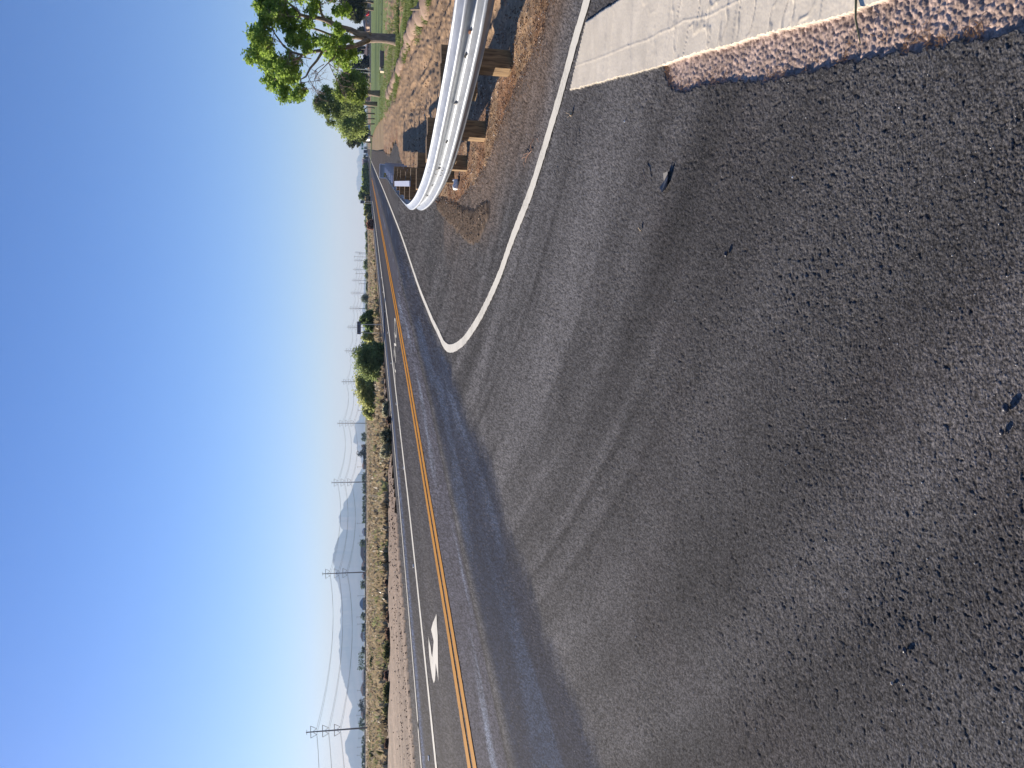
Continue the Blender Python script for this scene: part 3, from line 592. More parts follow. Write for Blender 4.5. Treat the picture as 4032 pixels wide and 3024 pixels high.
tree('olive_tree', 1466, 25, 150, [(1330, 60, 60), (1290, 10, 60), (1400, 40, 70), (1420, 120, 60), (1360, 150, 50), (1440, 180, 35), (1440, 40, 50), (1400, 220, 30), (1350, -60, 80)], 'olive coloured tree in front of the tan house', 15000, .3, (.03, .04, .018), (.15, .16, .08), trunks=[(-.5, .35), (.8, .3)], sub=330)
tree('dark_cypress', 1459, 195, 280, [(1350, 525, 30), (1390, 540, 30), (1410, 560, 22)], 'dark blue green tree seen through the fork of the cottonwood', 2500, .5, (.02, .035, .03), (.05, .07, .06), trunks=[(0, .3)], sub=60)
tree('dark_round_tree', 1459, 245, 260, [(1490, 640, 32), (1495, 685, 38), (1520, 665, 28)], 'dark round tree beside the brown field house', 3500, .45, (.008, .014, .012), (.03, .04, .03), trunks=[(0, .25)], sub=70)
for i, (a, b, r_, lab) in enumerate([(1430, 540, 35, 'grey green bush above the brown field house'), (1440, 335, 30, 'pale green bush touching the cottonwood trunk'), (1480, 315, 25, 'low bush between the cottonwood trunk and tan house'), (1330, 740, 60, 'hazy grey tree behind the two white field poles'), (1410, 780, 50, 'hazy olive tree behind the shorter white field pole'), (1440, 850, 45, 'hazy tree between the field poles and the leaning tree'), (1400, 690, 40, 'greyish thin tree behind the dark round tree')]):
    tree('hazy_tree', 1458, b/2.765, 290, [(a, b, r_), (a+30, b+12, r_*.8), (a+40, b-14, r_*.7), (min(1500, a+75), b, r_*.6)], lab, 3500, .45, (.05, .06, .04), (.13, .15, .09), trunks=[(0, .25)], sub=80)
# roadside mesquites (photo pixels): x range, y range -> clumps
def bush(x0, x1, y0, y1, xb, label, n=4000, size=None, c0=(.03, .055, .018), c1=(.15, .20, .06), name='mesquite_bush', cat='bush', group=None, sub=150, dens=1.0):
    ym = (y0+y1)/2; bx, Y = G(xb, ym, 0); r2 = random.Random(int(x0*7+y0)); cl = []; H = xb-x0; W = y1-y0
    m_ = max(4, int(W/max(H, 8)*4)+3)
    base = Vector((bx, Y, 0)); o = thing(name, base, label, cat, group)
    for k in range(m_):
        yy_ = y0+W*(k+.5)/m_ + r2.uniform(-.1, .1)*W/m_*2; e_ = 1-.9*abs((k+.5)/m_*2-1)**5; hh = H*e_*r2.uniform(.75, 1.0)
        for frac, rad in ((.16, .24), (.40, .30), (.70, .30)):
            q = max(hh*rad, 2)*Y/3028; p = AT(xb-hh*frac, yy_, Y+r2.uniform(-.6, .6)*q)-base; cl.append((p.x, p.y, max(p.z, q*.7), q*1.15, q*1.3, q))
    sz = size or max(.05, 7.0/3028*Y)
    v, f, c = leaves(cl, n, sz, [min(.5, q*k_) for q, k_ in zip(c0, (3.3, 2.8, 3.2))], [min(.62, q*k_) for q, k_ in zip(c1, (3.0, 2.7, 3.0))], int(x0+y0), sub=sub); npmesh('crown', v, f, M_LEAF, o, c)
    mb = MB()
    for i in range(5):
        q = cl[r2.randrange(len(cl))]; mb.tube([Vector((r2.uniform(-.1, .1), 0, -.06)), Vector((q[0]*.5, q[1]*.5, q[2]*.5)), Vector(q[:3])], [.03*Y/60, .02*Y/60, .01*Y/60], 5, False)
    mb.build('stem', M_BARK, o)
    return o
GR1 = (.035, .06, .02), (.17, .22, .07); GR2 = (.07, .10, .03), (.23, .27, .09)
bush(1392, 1512, 1346, 1490, 1510, 'darker leafy half of the big mesquite clump by the road', 13000, None, (.03, .055, .018), (.15, .19, .07), sub=330)
bush(1394, 1500, 1440, 1612, 1496, 'bright green middle of the big mesquite clump by the road', 14000, None, *GR2, sub=340)
bush(1424, 1482, 1585, 1645, 1484, 'small pale green mesquite at the end of the big clump', 5000, None, *GR2, sub=150)
bush(1420, 1490, 1224, 1300, 1488, 'dark green mesquite by one leg of the grey sign', 8000, None, (.02, .04, .012), (.12, .17, .06), sub=220)
bush(1424, 1486, 1292, 1352, 1485, 'yellow green mesquite behind the grey two-legged sign', 7000, None, *GR2, sub=200)
bush(1418, 1454, 1160, 1192, 1452, 'dark grey green bush on the far scrub edge, nearest one to the grey sign', 2500, .3, (.03, .045, .03), (.09, .12, .07))
bush(1427, 1449, 1020, 1063, 1449, 'rounded bright bush on the far scrub edge', 2500, .35, (.03, .05, .02), (.14, .19, .06))
bush(1434, 1450, 1070, 1100, 1450, 'small grey green bush beside the rounded bright bush', 1200, .3, (.05, .07, .03), (.12, .15, .06))
bush(1410, 1452, 748, 792, 1455, 'dark green tree like bush by the road, on the far bend', 5000, None, (.015, .03, .012), (.09, .13, .05))
bush(1438, 1458, 775, 800, 1459, 'round straw coloured bush at the road edge', 1800, None, (.10, .085, .04), (.24, .20, .11))
bush(1430, 1462, 800, 852, 1462, 'yellow green roadside bush beside the small grey sign', 5000, None, *GR2)
bush(1442, 1466, 845, 872, 1466, 'straw coloured brush beside the yellow green roadside bush', 2000, None, (.12, .11, .05), (.27, .24, .12))
bush(1444, 1471, 868, 900, 1471, 'reddish brown dry bush at the road edge', 2500, None, (.10, .06, .04), (.22, .14, .09))
for y0, y1, x0, lab in ((645, 668, 1428, 'first dark green bush in the far hedge row, farthest along the road'), (664, 690, 1426, 'second green bush in the far hedge row'), (686, 712, 1425, 'third bright bush in the far hedge row'), (708, 735, 1424, 'fourth bush in the far hedge row'), (730, 756, 1423, 'fifth and nearest bush of the far hedge row')):
    bush(x0, 1452, y0, y1, 1451+(y0-645)*.05, lab, 2600, None, *GR1, group='far hedge row along the road')
bush(1429, 1449, 612, 632, 1449, 'pale hazy bush just past the white vehicle', 1200, None, (.07, .08, .05), (.16, .17, .10))
bush(1425, 1449, 631, 646, 1449, 'grey leafless bush between the hedge row and the hazy bush', 900, None, (.14, .12, .11), (.24, .21, .19))
for i, (y0, y1, x0) in enumerate([(850, 900, 1433), (905, 950, 1436), (950, 1005, 1437), (1110, 1150, 1439), (1195, 1222, 1438)]):
    bush(x0, 1448, y0, y1, 1448, ['green mesquite strip behind the reddish dry bush', 'low green mesquite past the reddish dry bush', 'long low mesquite on the skyline before the rounded bright bush', 'thin low mesquite between the rounded and the dark grey bush', 'low mesquite next to the dark mesquite by the sign'][i], 1500, .4, (.04, .06, .025), (.13, .17, .06), group='low mesquites on the scrub skyline')
# individual desert shrubs by the road, each seen at x0-xb, y0-y1
SH = [(1502, 1530, 1580, 1642, 'sage green saltbush at the road edge near the big mesquite', 0), (1493, 1541, 1690, 1752, 'dark side of a large grey green saltbush at the road edge', 3), (1494, 1541, 1745, 1802, 'large pale sage green saltbush at the road edge', 0),
      (1486, 1503, 1806, 1836, 'small dark shrub standing in pale grass', 2), (1509, 1531, 1842, 1885, 'dark brown dead shrub beside the dirt strip', 2), (1452, 1463, 1848, 1873, 'small dark shrub far out in the scrub', 2),
      (1487, 1506, 2058, 2106, 'dark green creosote at the dirt strip, alone', 1), (1488, 1512, 2158, 2205, 'dark leafy creosote nearest the tall single pole', 1), (1490, 1532, 2200, 2262, 'largest dark green creosote on the edge of the dirt strip', 1),
      (1484, 1504, 2325, 2352, 'dark brown shrub amid yellow grass', 2), (1512, 1534, 2262, 2310, 'brownish low shrub touching the largest creosote', 2), (1520, 1537, 2405, 2455, 'purplish brown low shrub at the dirt edge', 2),
      (1515, 1541, 2470, 2525, 'dark low brush in line along the dirt edge', 2), (1502, 1541, 2522, 2612, 'broad olive creosote along the dirt edge', 1), (1455, 1474, 2580, 2640, 'dark mid field creosote behind the broad olive one', 1),
      (1512, 1536, 2640, 2682, 'brown black shrub between two broad creosotes', 2), (1504, 1539, 2684, 2768, 'broad almost black creosote near the tall nearest pole', 1), (1505, 1534, 2775, 2822, 'yellow green brush under the tall nearest pole', 4),
      (1512, 1535, 2905, 2945, 'dark shrub on a small dirt bank', 2), (1452, 1480, 2955, 3005, 'dark creosote mid field at the photo edge', 1), (1466, 1474, 2420, 2440, 'small purple brown shrub mid field', 2), (1462, 1476, 2700, 2730, 'small brown shrub in the mid field grass', 2),
      (1522, 1540, 1640, 1668, 'low brown brush beyond the sage green saltbush', 2), (1478, 1497, 1640, 1675, 'brown shrub behind the big mesquite end', 2)]
PAL = [((.09, .10, .055), (.24, .26, .15)), ((.02, .03, .012), (.12, .13, .05)), ((.035, .025, .018), (.13, .095, .06)), ((.03, .035, .02), (.14, .15, .08)), ((.12, .11, .04), (.27, .26, .10))]
for x0, xb, y0, y1, lab, k in SH:
    bush(x0, xb, y0, y1, xb, lab, 2800, max(.05, 5.0/3028*G(xb, (y0+y1)/2)[1]), *PAL[k], name='desert_shrub', cat='shrub')
# scrub that covers the plain: one mass
r = np.random.default_rng(11); NT = 23000
uu = r.uniform(1/700, 1/40.5, NT); yy_ = 1/uu; xx_ = (r.uniform(-.62, .42, NT))*yy_
ok = (xx_ < np.interp(yy_, *px(LEFTE))-.6-.002*yy_) & ((yy_ > 42.5+2.0*fbm(xx_*.35, yy_*0, 301)) )
ok &= fbm(xx_/5, yy_/9, 300) > .36
dead = ok & (xx_ > -7) ; ok &= ~((xx_ > np.interp(yy_, *px(LEFTE))-3.0) & (yy_ < 75) & (r.random(NT) < .6))
xx_, yy_ = xx_[ok], yy_[ok]; nT = len(xx_); per = 15
hh = (.18+.42*r.random(nT)**1.6)*(.85+.5*(vn(xx_/6, yy_/8, 305))); rad = hh*(.9+.7*r.random(nT))
idx = np.repeat(np.arange(nT), per); d = r.normal(size=(nT*per, 3)); d /= np.linalg.norm(d, axis=1)[:, None]; d[:, 2] = np.abs(d[:, 2])
cen = np.stack([xx_[idx], yy_[idx], np.zeros(nT*per)], 1) + d*np.stack([rad[idx]*.75, rad[idx]*.75, hh[idx]*.8], 1)*(r.random(nT*per)**.4)[:, None]
a = r.normal(size=(nT*per, 3))*.5; a[:, 2] = np.abs(a[:, 2])+.7; a /= np.linalg.norm(a, axis=1)[:, None]; b = r.normal(size=(nT*per, 3)); b -= a*(a*b).sum(1)[:, None]; b /= np.linalg.norm(b, axis=1)[:, None]
s = (hh[idx]*(.28+.25*r.random(nT*per)))[:, None]; v = np.stack([cen-a*s, cen-b*s*.5, cen+a*s, cen+b*s*.5], 1).reshape(-1, 3); v[:, 2] = np.maximum(v[:, 2], -.04)
tt = vn(xx_/7, yy_/14, 310)[idx]*.6+.4*r.random(nT)[idx]; pal = np.array([.28, .21, .12])*(1-tt)[:, None]+np.array([.50, .41, .27])*tt[:, None]
dk = (r.random(nT) < .07)[idx]; pal[dk] *= .35; gn = (r.random(nT) < .15)[idx]; pal[gn] = pal[gn]*np.array([.75, .95, .7])
o = npmesh('desert_scrub', v, np.arange(len(v)).reshape(-1, 4), M_SCRUB, None, np.repeat(pal, 4, axis=0)); o['kind'] = 'stuff'
tag(o, 'dry straw coloured desert scrub covering the open plain', 'scrub'); o['kind'] = 'stuff'
# grass tufts along the lawn edge
NTu = 5200; r = np.random.default_rng(12); k = r.integers(0, len(le)-3, NTu); t = r.random(NTu)
ex_ = np.array(lx)[k]*(1-t)+np.array(lx)[k+1]*t; ey_ = np.array(ly)[k]*(1-t)+np.array(ly)[k+1]*t
ex_ = ex_+np.abs(r.normal(0, 1.4, NTu))*(ey_/22)-.15; ey_ = ey_+r.normal(0, .6, NTu)
keep = fbm(ex_*.6, ey_*.6, 320) > .45; ex_, ey_ = ex_[keep], ey_[keep]; n_ = len(ex_)
idx = np.repeat(np.arange(n_), 8); c0 = np.stack([ex_[idx]+r.normal(0, .06, n_*8), ey_[idx]+r.normal(0, .06, n_*8), np.full(n_*8, .05)], 1)
hgt = (.06+.09*r.random(n_*8))[:, None]; lean = r.normal(size=(n_*8, 3))*.5; lean[:, 2] = 1; sd = r.normal(size=(n_*8, 3)); sd[:, 2] = 0; sd /= np.linalg.norm(sd, axis=1)[:, None]
v = np.stack([c0-sd*.012, c0+sd*.012, c0+lean*hgt+sd*.004, c0+lean*hgt-sd*.004], 1).reshape(-1, 3)
co = np.array([.12, .17, .045])+r.random((n_*8, 1))*np.array([.15, .14, .05])
o = npmesh('grass_tufts', v, np.arange(len(v)).reshape(-1, 4), M_SCRUB, None, np.repeat(co, 4, axis=0)); tag(o, 'green grass tufts along the edge of the lawn', 'grass'); o['kind'] = 'stuff'
# ------------------------------------------------------------------ rock border and stakes
def blob(mb, c, rx, ry, rz, seed, n=10, rings=7, amp=.22):
    V_ = [];
    for i in range(rings+1):
        ph = math.pi*i/rings
        for k in range(n):
            a_ = 2*math.pi*k/n; q = 1+amp*(2*float(vn(np.array([math.cos(a_)*1.3+seed]), np.array([ph*1.1+math.sin(a_)*1.3+seed*3]), 7)[0])-1)
            V_.append((c[0]+rx*q*math.sin(ph)*math.cos(a_), c[1]+ry*q*math.sin(ph)*math.sin(a_), c[2]+rz*q*math.cos(ph)))
    F = [(i*n+k, (i+1)*n+k, (i+1)*n+(k+1) % n, i*n+(k+1) % n) for i in range(rings) for k in range(n)]
    mb.add(V_, F)
RL = [(1700, 8), (1690, 30), (1676, 52), (1659, 74), (1648, 98), (1640, 110), (1630, 132), (1620, 150), (1616, 168), (1610, 186), (1602, 205), (1596, 228), (1590, 248), (1583, 264), (1576, 280), (1570, 294), (1564, 309), (1556, 324), (1550, 338), (1544, 350), (1539, 363), (1534, 374)]
for i, (ix, iy) in enumerate(RL):
    x, y = G(ix, iy); mb = MB(); s = random.uniform(.75, 1.25); L = .36*s
    blob(mb, (0, 0, .09), L*1.15, L*.55, .15*s, i*1.7); ob = mb.build('border_rock', M_ROCK, None, True); ob.location = (x, y, 0); ob.rotation_euler = (0, 0, random.uniform(-.9, .1)-.9)
    tag(ob, 'rounded tan rock edging the lawn' if 0 < i < len(RL)-1 else ('tan border rock nearest the guardrail' if i == 0 else 'smallest looking border rock, farthest along the lawn edge'), 'rock', 'rocks edging the lawn')
for i, (ix, iy, h_, lab) in enumerate([(1690, 34, .42, 'thick pale stake end by the nearest border rocks'), (1640, 133, .16, 'short pale stake below the cottonwood'), (1627, 160, .22, 'reddish stake standing between border rocks by the cottonwood'), (1616, 172, .24, 'stake leaning at the palest border rock'), (1605, 196, .16, 'small tilted pale stake right of none but rocks')]):
    x, y = G(ix, iy); mb = MB(); mb.box((0, 0, h_/2), (.045, .03, h_), 0, .003); ob = mb.build('wooden_stake', M_STAKE); ob.location = (x, y, .0); ob.rotation_euler = (random.uniform(-.2, .2), random.uniform(-.25, .35), random.random())
    tag(ob, lab if i < 4 else 'small tilted pale stake farthest along the rock border', 'stake', 'stakes along the rock border')
# low slab on the lawn
x, y = G(1514, 238); sl = thing('lawn_bench', (x, y, 0), 'low dark slab with a cream block at one end on the lawn', 'bench')
MB().box((0, 0, .17), (1.30, .45, .30), 0, .01).build('dark_slab', M_BROWN, sl); MB().box((0, 0, .345), (1.34, .50, .04), 0, .005).build('top_board', M_CONC, sl)
MB().box((-.80, 0, .17), (.24, .42, .32), 0, .02).build('end_block', simple('cream_block', (.55, .45, .32), .8), sl)
# field poles
for ix0, ix1, iy, lab in ((1377, 1455, 275, 'taller thin white pole at the far side of the lawn'), (1421, 1462, 288, 'shorter thin white pole at the far side of the lawn')):
    b = AT(ix1, iy, 225); b.z = 0; t = AT(ix0, iy, 225); mb = MB(); mb.tube([(0, 0, 0), (0, 0, t.z)], [.11, .08], 8); mb.tube([(0, 0, t.z), (0, 0, t.z+.08)], [.09, .02], 8)
    ob = mb.build('white_pole', simple('white_pole_paint', (.72, .70, .62), .6), None, True); ob.location = b; tag(ob, lab, 'pole', 'white field poles')
# ------------------------------------------------------------------ buildings
def house(ix0, iy0, iy1, Y, wallh, roofh, label, wm, rm, wins=2, door=True, name='house', deep=7.0, hip=True):
    a = AT(ix0, iy0, Y); b = AT(ix0, iy1, Y); W = abs(a.x-b.x); o = thing(name, ((a.x+b.x)/2, Y+deep/2, 0), label, 'house' if name == 'house' else name.replace('_', ' '))
    MB().box((0, 0, wallh/2), (W, deep, wallh)).build('wall', wm, o)
    w2, d2 = W/2+.4, deep/2+.4; rd = min(w2*.75, d2) if hip else 0
    V_ = [(-w2, -d2, wallh+.003), (w2, -d2, wallh+.003), (w2, d2, wallh+.003), (-w2, d2, wallh+.003), (-w2+rd, 0, wallh+roofh), (w2-rd, 0, wallh+roofh)]
    MB().add(V_, [(0, 1, 5, 4), (1, 2, 5), (2, 3, 4, 5), (3, 0, 4), (3, 2, 1, 0)]).build('roof', rm, o)
    for i in range(wins):
        x = -W/2+W*(i+.7)/(wins+.4); wd = MB().box((x, -deep/2-.02, wallh*.55), (W*.13, .06, wallh*.36)).build('window', M_WPAINT, o)
        MB().box((x, -deep/2-.06, wallh*.55), (W*.13-.16, .03, wallh*.36-.16)).build('pane', M_GLASS, wd)
    if door: MB().box((W*.5-W*.18, -deep/2-.03, .95*wallh/2.6), (.95, .07, 1.9*wallh/2.6)).build('door', M_BROWN, o)
    return o
house(1459, 8, 106, 272, 1.6, 1.0, 'tan farmhouse with a brown roof and dark windows across the lawn', M_TAN, M_ROOF, 3)
house(1459, 172, 238, 275, 1.1, 1.1, 'low brown farmhouse seen past the cottonwood fork', M_BROWN, M_ROOF, 2)
house(1457, 383, 398, 280, 1.6, .5, 'small brown shed between the lawn tree trunks', M_BROWN, M_ROOF, 1, True, 'shed', 3)
house(1459, 516, 536, 236, 1.2, .5, 'small dark open shed with a white front frame between the trailers', M_DARK, M_WPAINT, 1, False, 'shed', 2)
# low beige wall behind the lawn
mb = MB(); p0 = AT(1460, -60, 236); p1 = AT(1460, 330, 236); mb.box(((p0.x+p1.x)/2, 236, .2), (abs(p0.x-p1.x), .3, .5)); ob = mb.build('field_wall', simple('beige_wall', (.50, .38, .25), .9)); tag(ob, 'low beige wall along the far side of the lawn', 'wall')
# trailers
for y0, y1, lab in ((489, 516, 'larger plain white box trailer parked beyond the lawn'), (537, 549, 'smaller plain white box trailer nearer the road sign')):
    a = AT(1458, y0, 235); b = AT(1458, y1, 235); W = abs(a.x-b.x); o = thing('box_trailer', ((a.x+b.x)/2, 236, 0), lab, 'trailer', 'white trailers beyond the lawn')
    MB().box((0, 0, .87), (W, 3.0, 1.22), 0, .03).build('body', M_WPAINT, o); MB().box((0, 0, .22), (W*.9, 2.8, .08)).build('chassis', M_DARK, o)
    for sx in (-1, 1):
        mb = MB(); mb.tube([(sx*(W/2-.10), 0, .22), (sx*(W/2-.26), 0, .22)], .22, 12); mb.build('wheel', M_TYRE, o)
# vehicles
def vehicle(px_, Y, W, H, L, label, name, pm, truck=False, rz=-.29):
    a = AT(1450, px_, Y); o = thing(name, (a.x, Y, 0), label, name.replace('_', ' '), None, rz)
    if truck:
        MB().box((0, .3, H*.58), (W, L, H*.8), 0, .05).build('cargo_box', pm, o); MB().box((0, L/2+1.2, H*.40), (W*.95, 1.6, H*.62), 0, .1).build('cab', pm, o)
    else:
        MB().box((0, 0, H*.40), (W, L, H*.48), 0, .12).build('body', pm, o); MB().box((0, .2, H*.80), (W*.84, L*.62, H*.38), 0, .10).build('cabin', pm, o)
        MB().box((0, .2-L*.31-.01, H*.80), (W*.70, .03, H*.22)).build('rear_window', M_GLASS, o)
    for sx in (-1, 1):
        MB().box((sx*W*.42, -L/2-.02, H*.42), (W*.10, .05, H*.10)).build('tail_light', M_RED, o)
        for sy in (-1, 1):
            mb = MB(); mb.tube([(sx*W/2, sy*L*.32, .34), (sx*(W/2-.22), sy*L*.32, .34)], .34, 12); mb.build('wheel', M_TYRE, o)
    MB().box((0, -L/2-.03, H*.22), (W*.9, .08, H*.10)).build('bumper', M_DARK, o)
    return o
vehicle(610, 430, 1.95, 1.55, 4.4, 'white car driving on the far road', 'car', M_WPAINT)
vehicle(597, 560, 2.2, 3.0, 7.0, 'dark box truck ahead of the white car on the far road', 'truck', M_DARK, True)
vehicle(583, 700, 2.2, 3.0, 7.0, 'grey truck farthest away under the green sign', 'truck', M_POLE, True)
a = AT(1459, 55, 262); o = thing('tractor', (a.x, 262, 0), 'red tractor parked in front of the tan farmhouse', 'tractor')
MB().box((0, 0, .75), (.95, 1.8, .55), 0, .08).build('body', M_RED, o); MB().box((0, .5, 1.25), (.85, .8, .6), 0, .06).build('cabin', M_RED, o)
for sx in (-1, 1):
    mb = MB(); mb.tube([(sx*.70, .5, .5), (sx*.46, .5, .5)], .5, 14); mb.build('rear_wheel', M_TYRE, o); mb = MB(); mb.tube([(sx*.65, -.7, .3), (sx*.46, -.7, .3)], .3, 12); mb.build('front_wheel', M_TYRE, o)
# green road sign
Ys = 205; c_ = AT(1427, 580, Ys); o = thing('road_sign', (c_.x, Ys, 0), 'green road sign with a white panel in its middle beside the far road', 'sign')
mb = MB(); mb.tube([(0, 0, -.1), (0, 0, c_.z+.3)], .05, 8); mb.build('post', M_GALV, o)
for y0, y1, mt, nm in ((556, 574, M_GREEN, 'green_panel'), (574.4, 582, M_REFL, 'white_panel'), (582.4, 589, M_GREEN, 'green_panel')):
    p0 = AT(1423, y0, Ys); p1 = AT(1431, y1, Ys); pn = MB().box(((p0.x+p1.x)/2-c_.x, -.08, (p0.z+p1.z)/2), (abs(p0.x-p1.x), .04, abs(p0.z-p1.z))).build(nm, mt, o)
    if y0 == 556:
        for yy__, zz in ((560.5, 1426.5), (570, 1425.5)):
            q = AT(zz, yy__, Ys); MB().box((q.x-c_.x, -.105, q.z), (.16, .01, .16)).build('white_mark', M_REFL, pn)
# grey two-legged sign seen from behind
p0 = AT(1406, 1266, 68); p1 = AT(1421, 1316, 68); o = thing('roadside_sign', ((p0.x+p1.x)/2, 68, 0), 'grey back of a large road sign on two thin posts', 'sign')
zc = (p0.z+p1.z)/2; W = abs(p0.x-p1.x); H = abs(p0.z-p1.z)
MB().box((0, 0, zc), (W, .03, H), 0, .004).build('panel', M_SIGNBACK, o)
for s_ in (-1, 1):
    for zz in (-.35, .35): pass
    xx0 = AT(1420, 1277 if s_ > 0 else 1310, 68).x-(p0.x+p1.x)/2; mb = MB(); mb.tube([(xx0, -.05, -.1), (xx0, -.05, zc+H*.45)], .022, 6); mb.build('post', M_GALV, o)
for zz in (-.28, .28): MB().box((0, -.03, zc+H*zz), (W*.96, .025, .03)).build('brace', M_SIGNBACK, o)
p0 = AT(1419, 790, 190); o = thing('roadside_sign', (p0.x-.3, 190, 0), 'small grey sign back among bushes on the far bend', 'sign')
MB().box((0, 0, p0.z-.45), (.72, .05, .9)).build('panel', M_SIGNBACK, o)
for s_ in (-.25, .25): mb = MB(); mb.tube([(s_, .05, -.1), (s_, .05, p0.z+.25)], .04, 6); mb.build('post', M_GALV, o)
# houses, wall and trees along the plain's far edge
mb = MB(); a = AT(1440, 3150, 560); b = AT(1440, 1850, 560); mb.box(((a.x+b.x)/2, 560, .35), (abs(a.x-b.x), .4, .9)); tag(mb.build('boundary_wall', M_WALL), 'long dark low wall at the far edge of the desert', 'wall')
HS = [(2136, 2208, 'pinkish tan house with a wide roof, nearest in line to the second pole', M_TAN, M_ROOF, 2.4, 1.9), (2215, 2245, 'small tan house just before the second pole', M_TAN, M_ROOF, 2.0, 1.4), (2262, 2282, 'tan house just past the second pole', M_BROWN, M_ROOF, 2.0, 1.2), (2362, 2402, 'grey roofed house with a steep gable', M_TAN, M_GREYROOF, 2.2, 2.6),
      (2490, 2526, 'house with white wall under a reddish roof', M_WPAINT, M_ROOF, 2.2, 1.8), (2700, 2740, 'reddish roofed house with white trim', M_TAN, M_ROOF, 2.2, 1.6), (2805, 2830, 'brown house right behind the nearest pole', M_BROWN, M_ROOF, 2.0, 1.6), (1822, 1848, 'brown barn by the dark tree row', M_BROWN, M_ROOF, 2.4, 1.0), (2640, 2690, 'long low grey house', M_TAN, M_GREYROOF, 1.6, 1.4), (2085, 2110, 'dark roofed small house by trees', M_TAN, M_GREYROOF, 1.6, 1.6)]
for y0, y1, lab, wm, rm, wh, rh in HS: house(1436, y0, y1, 600, wh, rh, lab, wm, rm, 3)
HT = [(2125, 2150, 20, 'round bright green tree before the pinkish tan house'), (2285, 2316, 18, 'green tree between the second pole and steep gabled house'), (2412, 2440, 14, 'low green tree past the steep gabled house'), (2548, 2568, 12, 'small green tree past the white walled house'), (2568, 2634, 26, 'largest green tree group on the far edge'), (2752, 2800, 22, 'dark green tree before the nearest pole'), (2828, 2880, 20, 'green tree just past the nearest pole'), (2232, 2245, 12, 'tiny dark tree at the small tan house'),
      (1800, 1825, 8, 'dark navy tree strip by the brown barn'), (1772, 1805, 9, 'long dark tree strip on the skyline'), (1775, 1792, 32, 'reddish brown taller tree above the dark strip'), (1752, 1772, 14, 'green tree left of none but beside the reddish tree'), (1705, 1735, 16, 'hazy grey green tree on the skyline'), (1862, 1905, 12, 'green tree band past the brown barn'), (1905, 1945, 11, 'green tree band around the third pole foot'), (1950, 2000, 10, 'low green band past the third pole'), (2000, 2060, 11, 'olive band on the skyline before small houses'), (2900, 2960, 9, 'low tree band at the photo edge'), (2960, 3024, 11, 'last low tree band at the photo edge'), (2455, 2488, 10, 'low trees before the white walled house')]
for i, (y0, y1, hp, lab) in enumerate(HT):
    if 'left of none' in lab: lab = 'green tree beside the reddish brown taller tree'
    dark = 'dark' in lab; c0, c1 = ((.015, .02, .018), (.05, .055, .04)) if dark else (((.09, .06, .045), (.17, .12, .09)) if 'reddish' in lab else ((.035, .06, .02), (.11, .15, .05)))
    Yh = 590; a = AT(1436, (y0+y1)/2, Yh); a.z = 0; o = thing('skyline_tree', a, lab, 'tree'); W = (y1-y0)/3028*Yh; H = hp/3028*Yh+1.4-0; n = max(3, int(W/2.2)); cl = []
    for k in range(n): q = H*.30; cl.append((-W/2+W*(k+.5)/n, random.uniform(-1, 1), H*random.uniform(.52, .66), max(W/n*.8, q*.8), q, q)); cl.append((-W/2+W*(k+.5)/n, random.uniform(-1, 1), H*.30, max(W/n*.7, q*.7), q, q))
    v, f, c = leaves(cl, 700+90*n, .55, c0, c1, i+50, sub=60); npmesh('crown', v, f, M_LEAF, o, c)
    mb = MB(); mb.tube([(0, 0, -.1), (0, 0, H*.6)], [.25, .12], 6); mb.build('trunk', M_BARK, o)
# ------------------------------------------------------------------ power lines
def pole_parts(o, H, r_):
    mb = MB(); mb.tube([(0, 0, -.1), (0, 0, H*.5), (0, 0, H)], [r_, r_*.82, r_*.62], 10); mb.build('shaft', M_POLE, o, True)
    arms = []
    for zz in (H-1.6, H-5.6, H-9.6):
        mb = MB(); mb.box((0, 0, zz), (5.0, .16, .20)); ar = mb.build('crossarm', M_POLE, o)
        for s_ in (-1, 1):
            mb = MB(); mb.tube([(s_*2.45, 0, zz-.1), (s_*1.25, 0, zz-2.0)], .07, 6); mb.tube([(s_*.25, 0, zz-.9), (s_*1.25, 0, zz-2.0)], .07, 6); mb.build('insulator', M_POLE, ar)
    mb = MB(); mb.box((0, 0, H-.25), (2.0, .12, .12)); mb.build('top_arm', M_POLE, o)
ORD = ['nearest', 'second nearest', 'third nearest', 'fourth nearest', 'fifth nearest', 'sixth nearest', 'seventh nearest', 'eighth nearest', 'ninth nearest', 'tenth nearest', 'eleventh nearest', 'twelfth nearest', 'farthest']
PP = [(-121+30.6*k, 275+100*k) for k in range(13)]
for k, (x, y) in enumerate(PP):
    o = thing('transmission_pole', (x, y, 0), ORD[k]+' tall transmission pole with three crossarms', 'power pole', 'transmission poles along the plain')
    o.rotation_euler = (0, 0, -.29); pole_parts(o, 21.0, .30)
pl = [(-121-30.6*2, 75)] + [(-121-30.6, 175)] + PP
for s_ in (-1, 1):
    for li, zz in enumerate((21-3.6, 21-7.6, 21-11.6)):
        mb = MB()
        for a, b in zip(pl[:-1], pl[1:]):
            dx, dy = math.cos(-.29)*1.25*s_, math.sin(-.29)*1.25*s_; pts = []
            for i in range(13):
                t = i/12; pts.append((a[0]+(b[0]-a[0])*t+dx, a[1]+(b[1]-a[1])*t+dy, zz-3.2*4*t*(1-t)))
            mb.tube(pts, .040 + .00003*a[1], 4, False)
        ob = mb.build('power_line', M_WIRE); tag(ob, ('upper', 'middle', 'lower')[li]+' power line strung on the '+('road' if s_ > 0 else 'mountain')+' side of the transmission poles', 'power line', 'wires on the transmission poles')
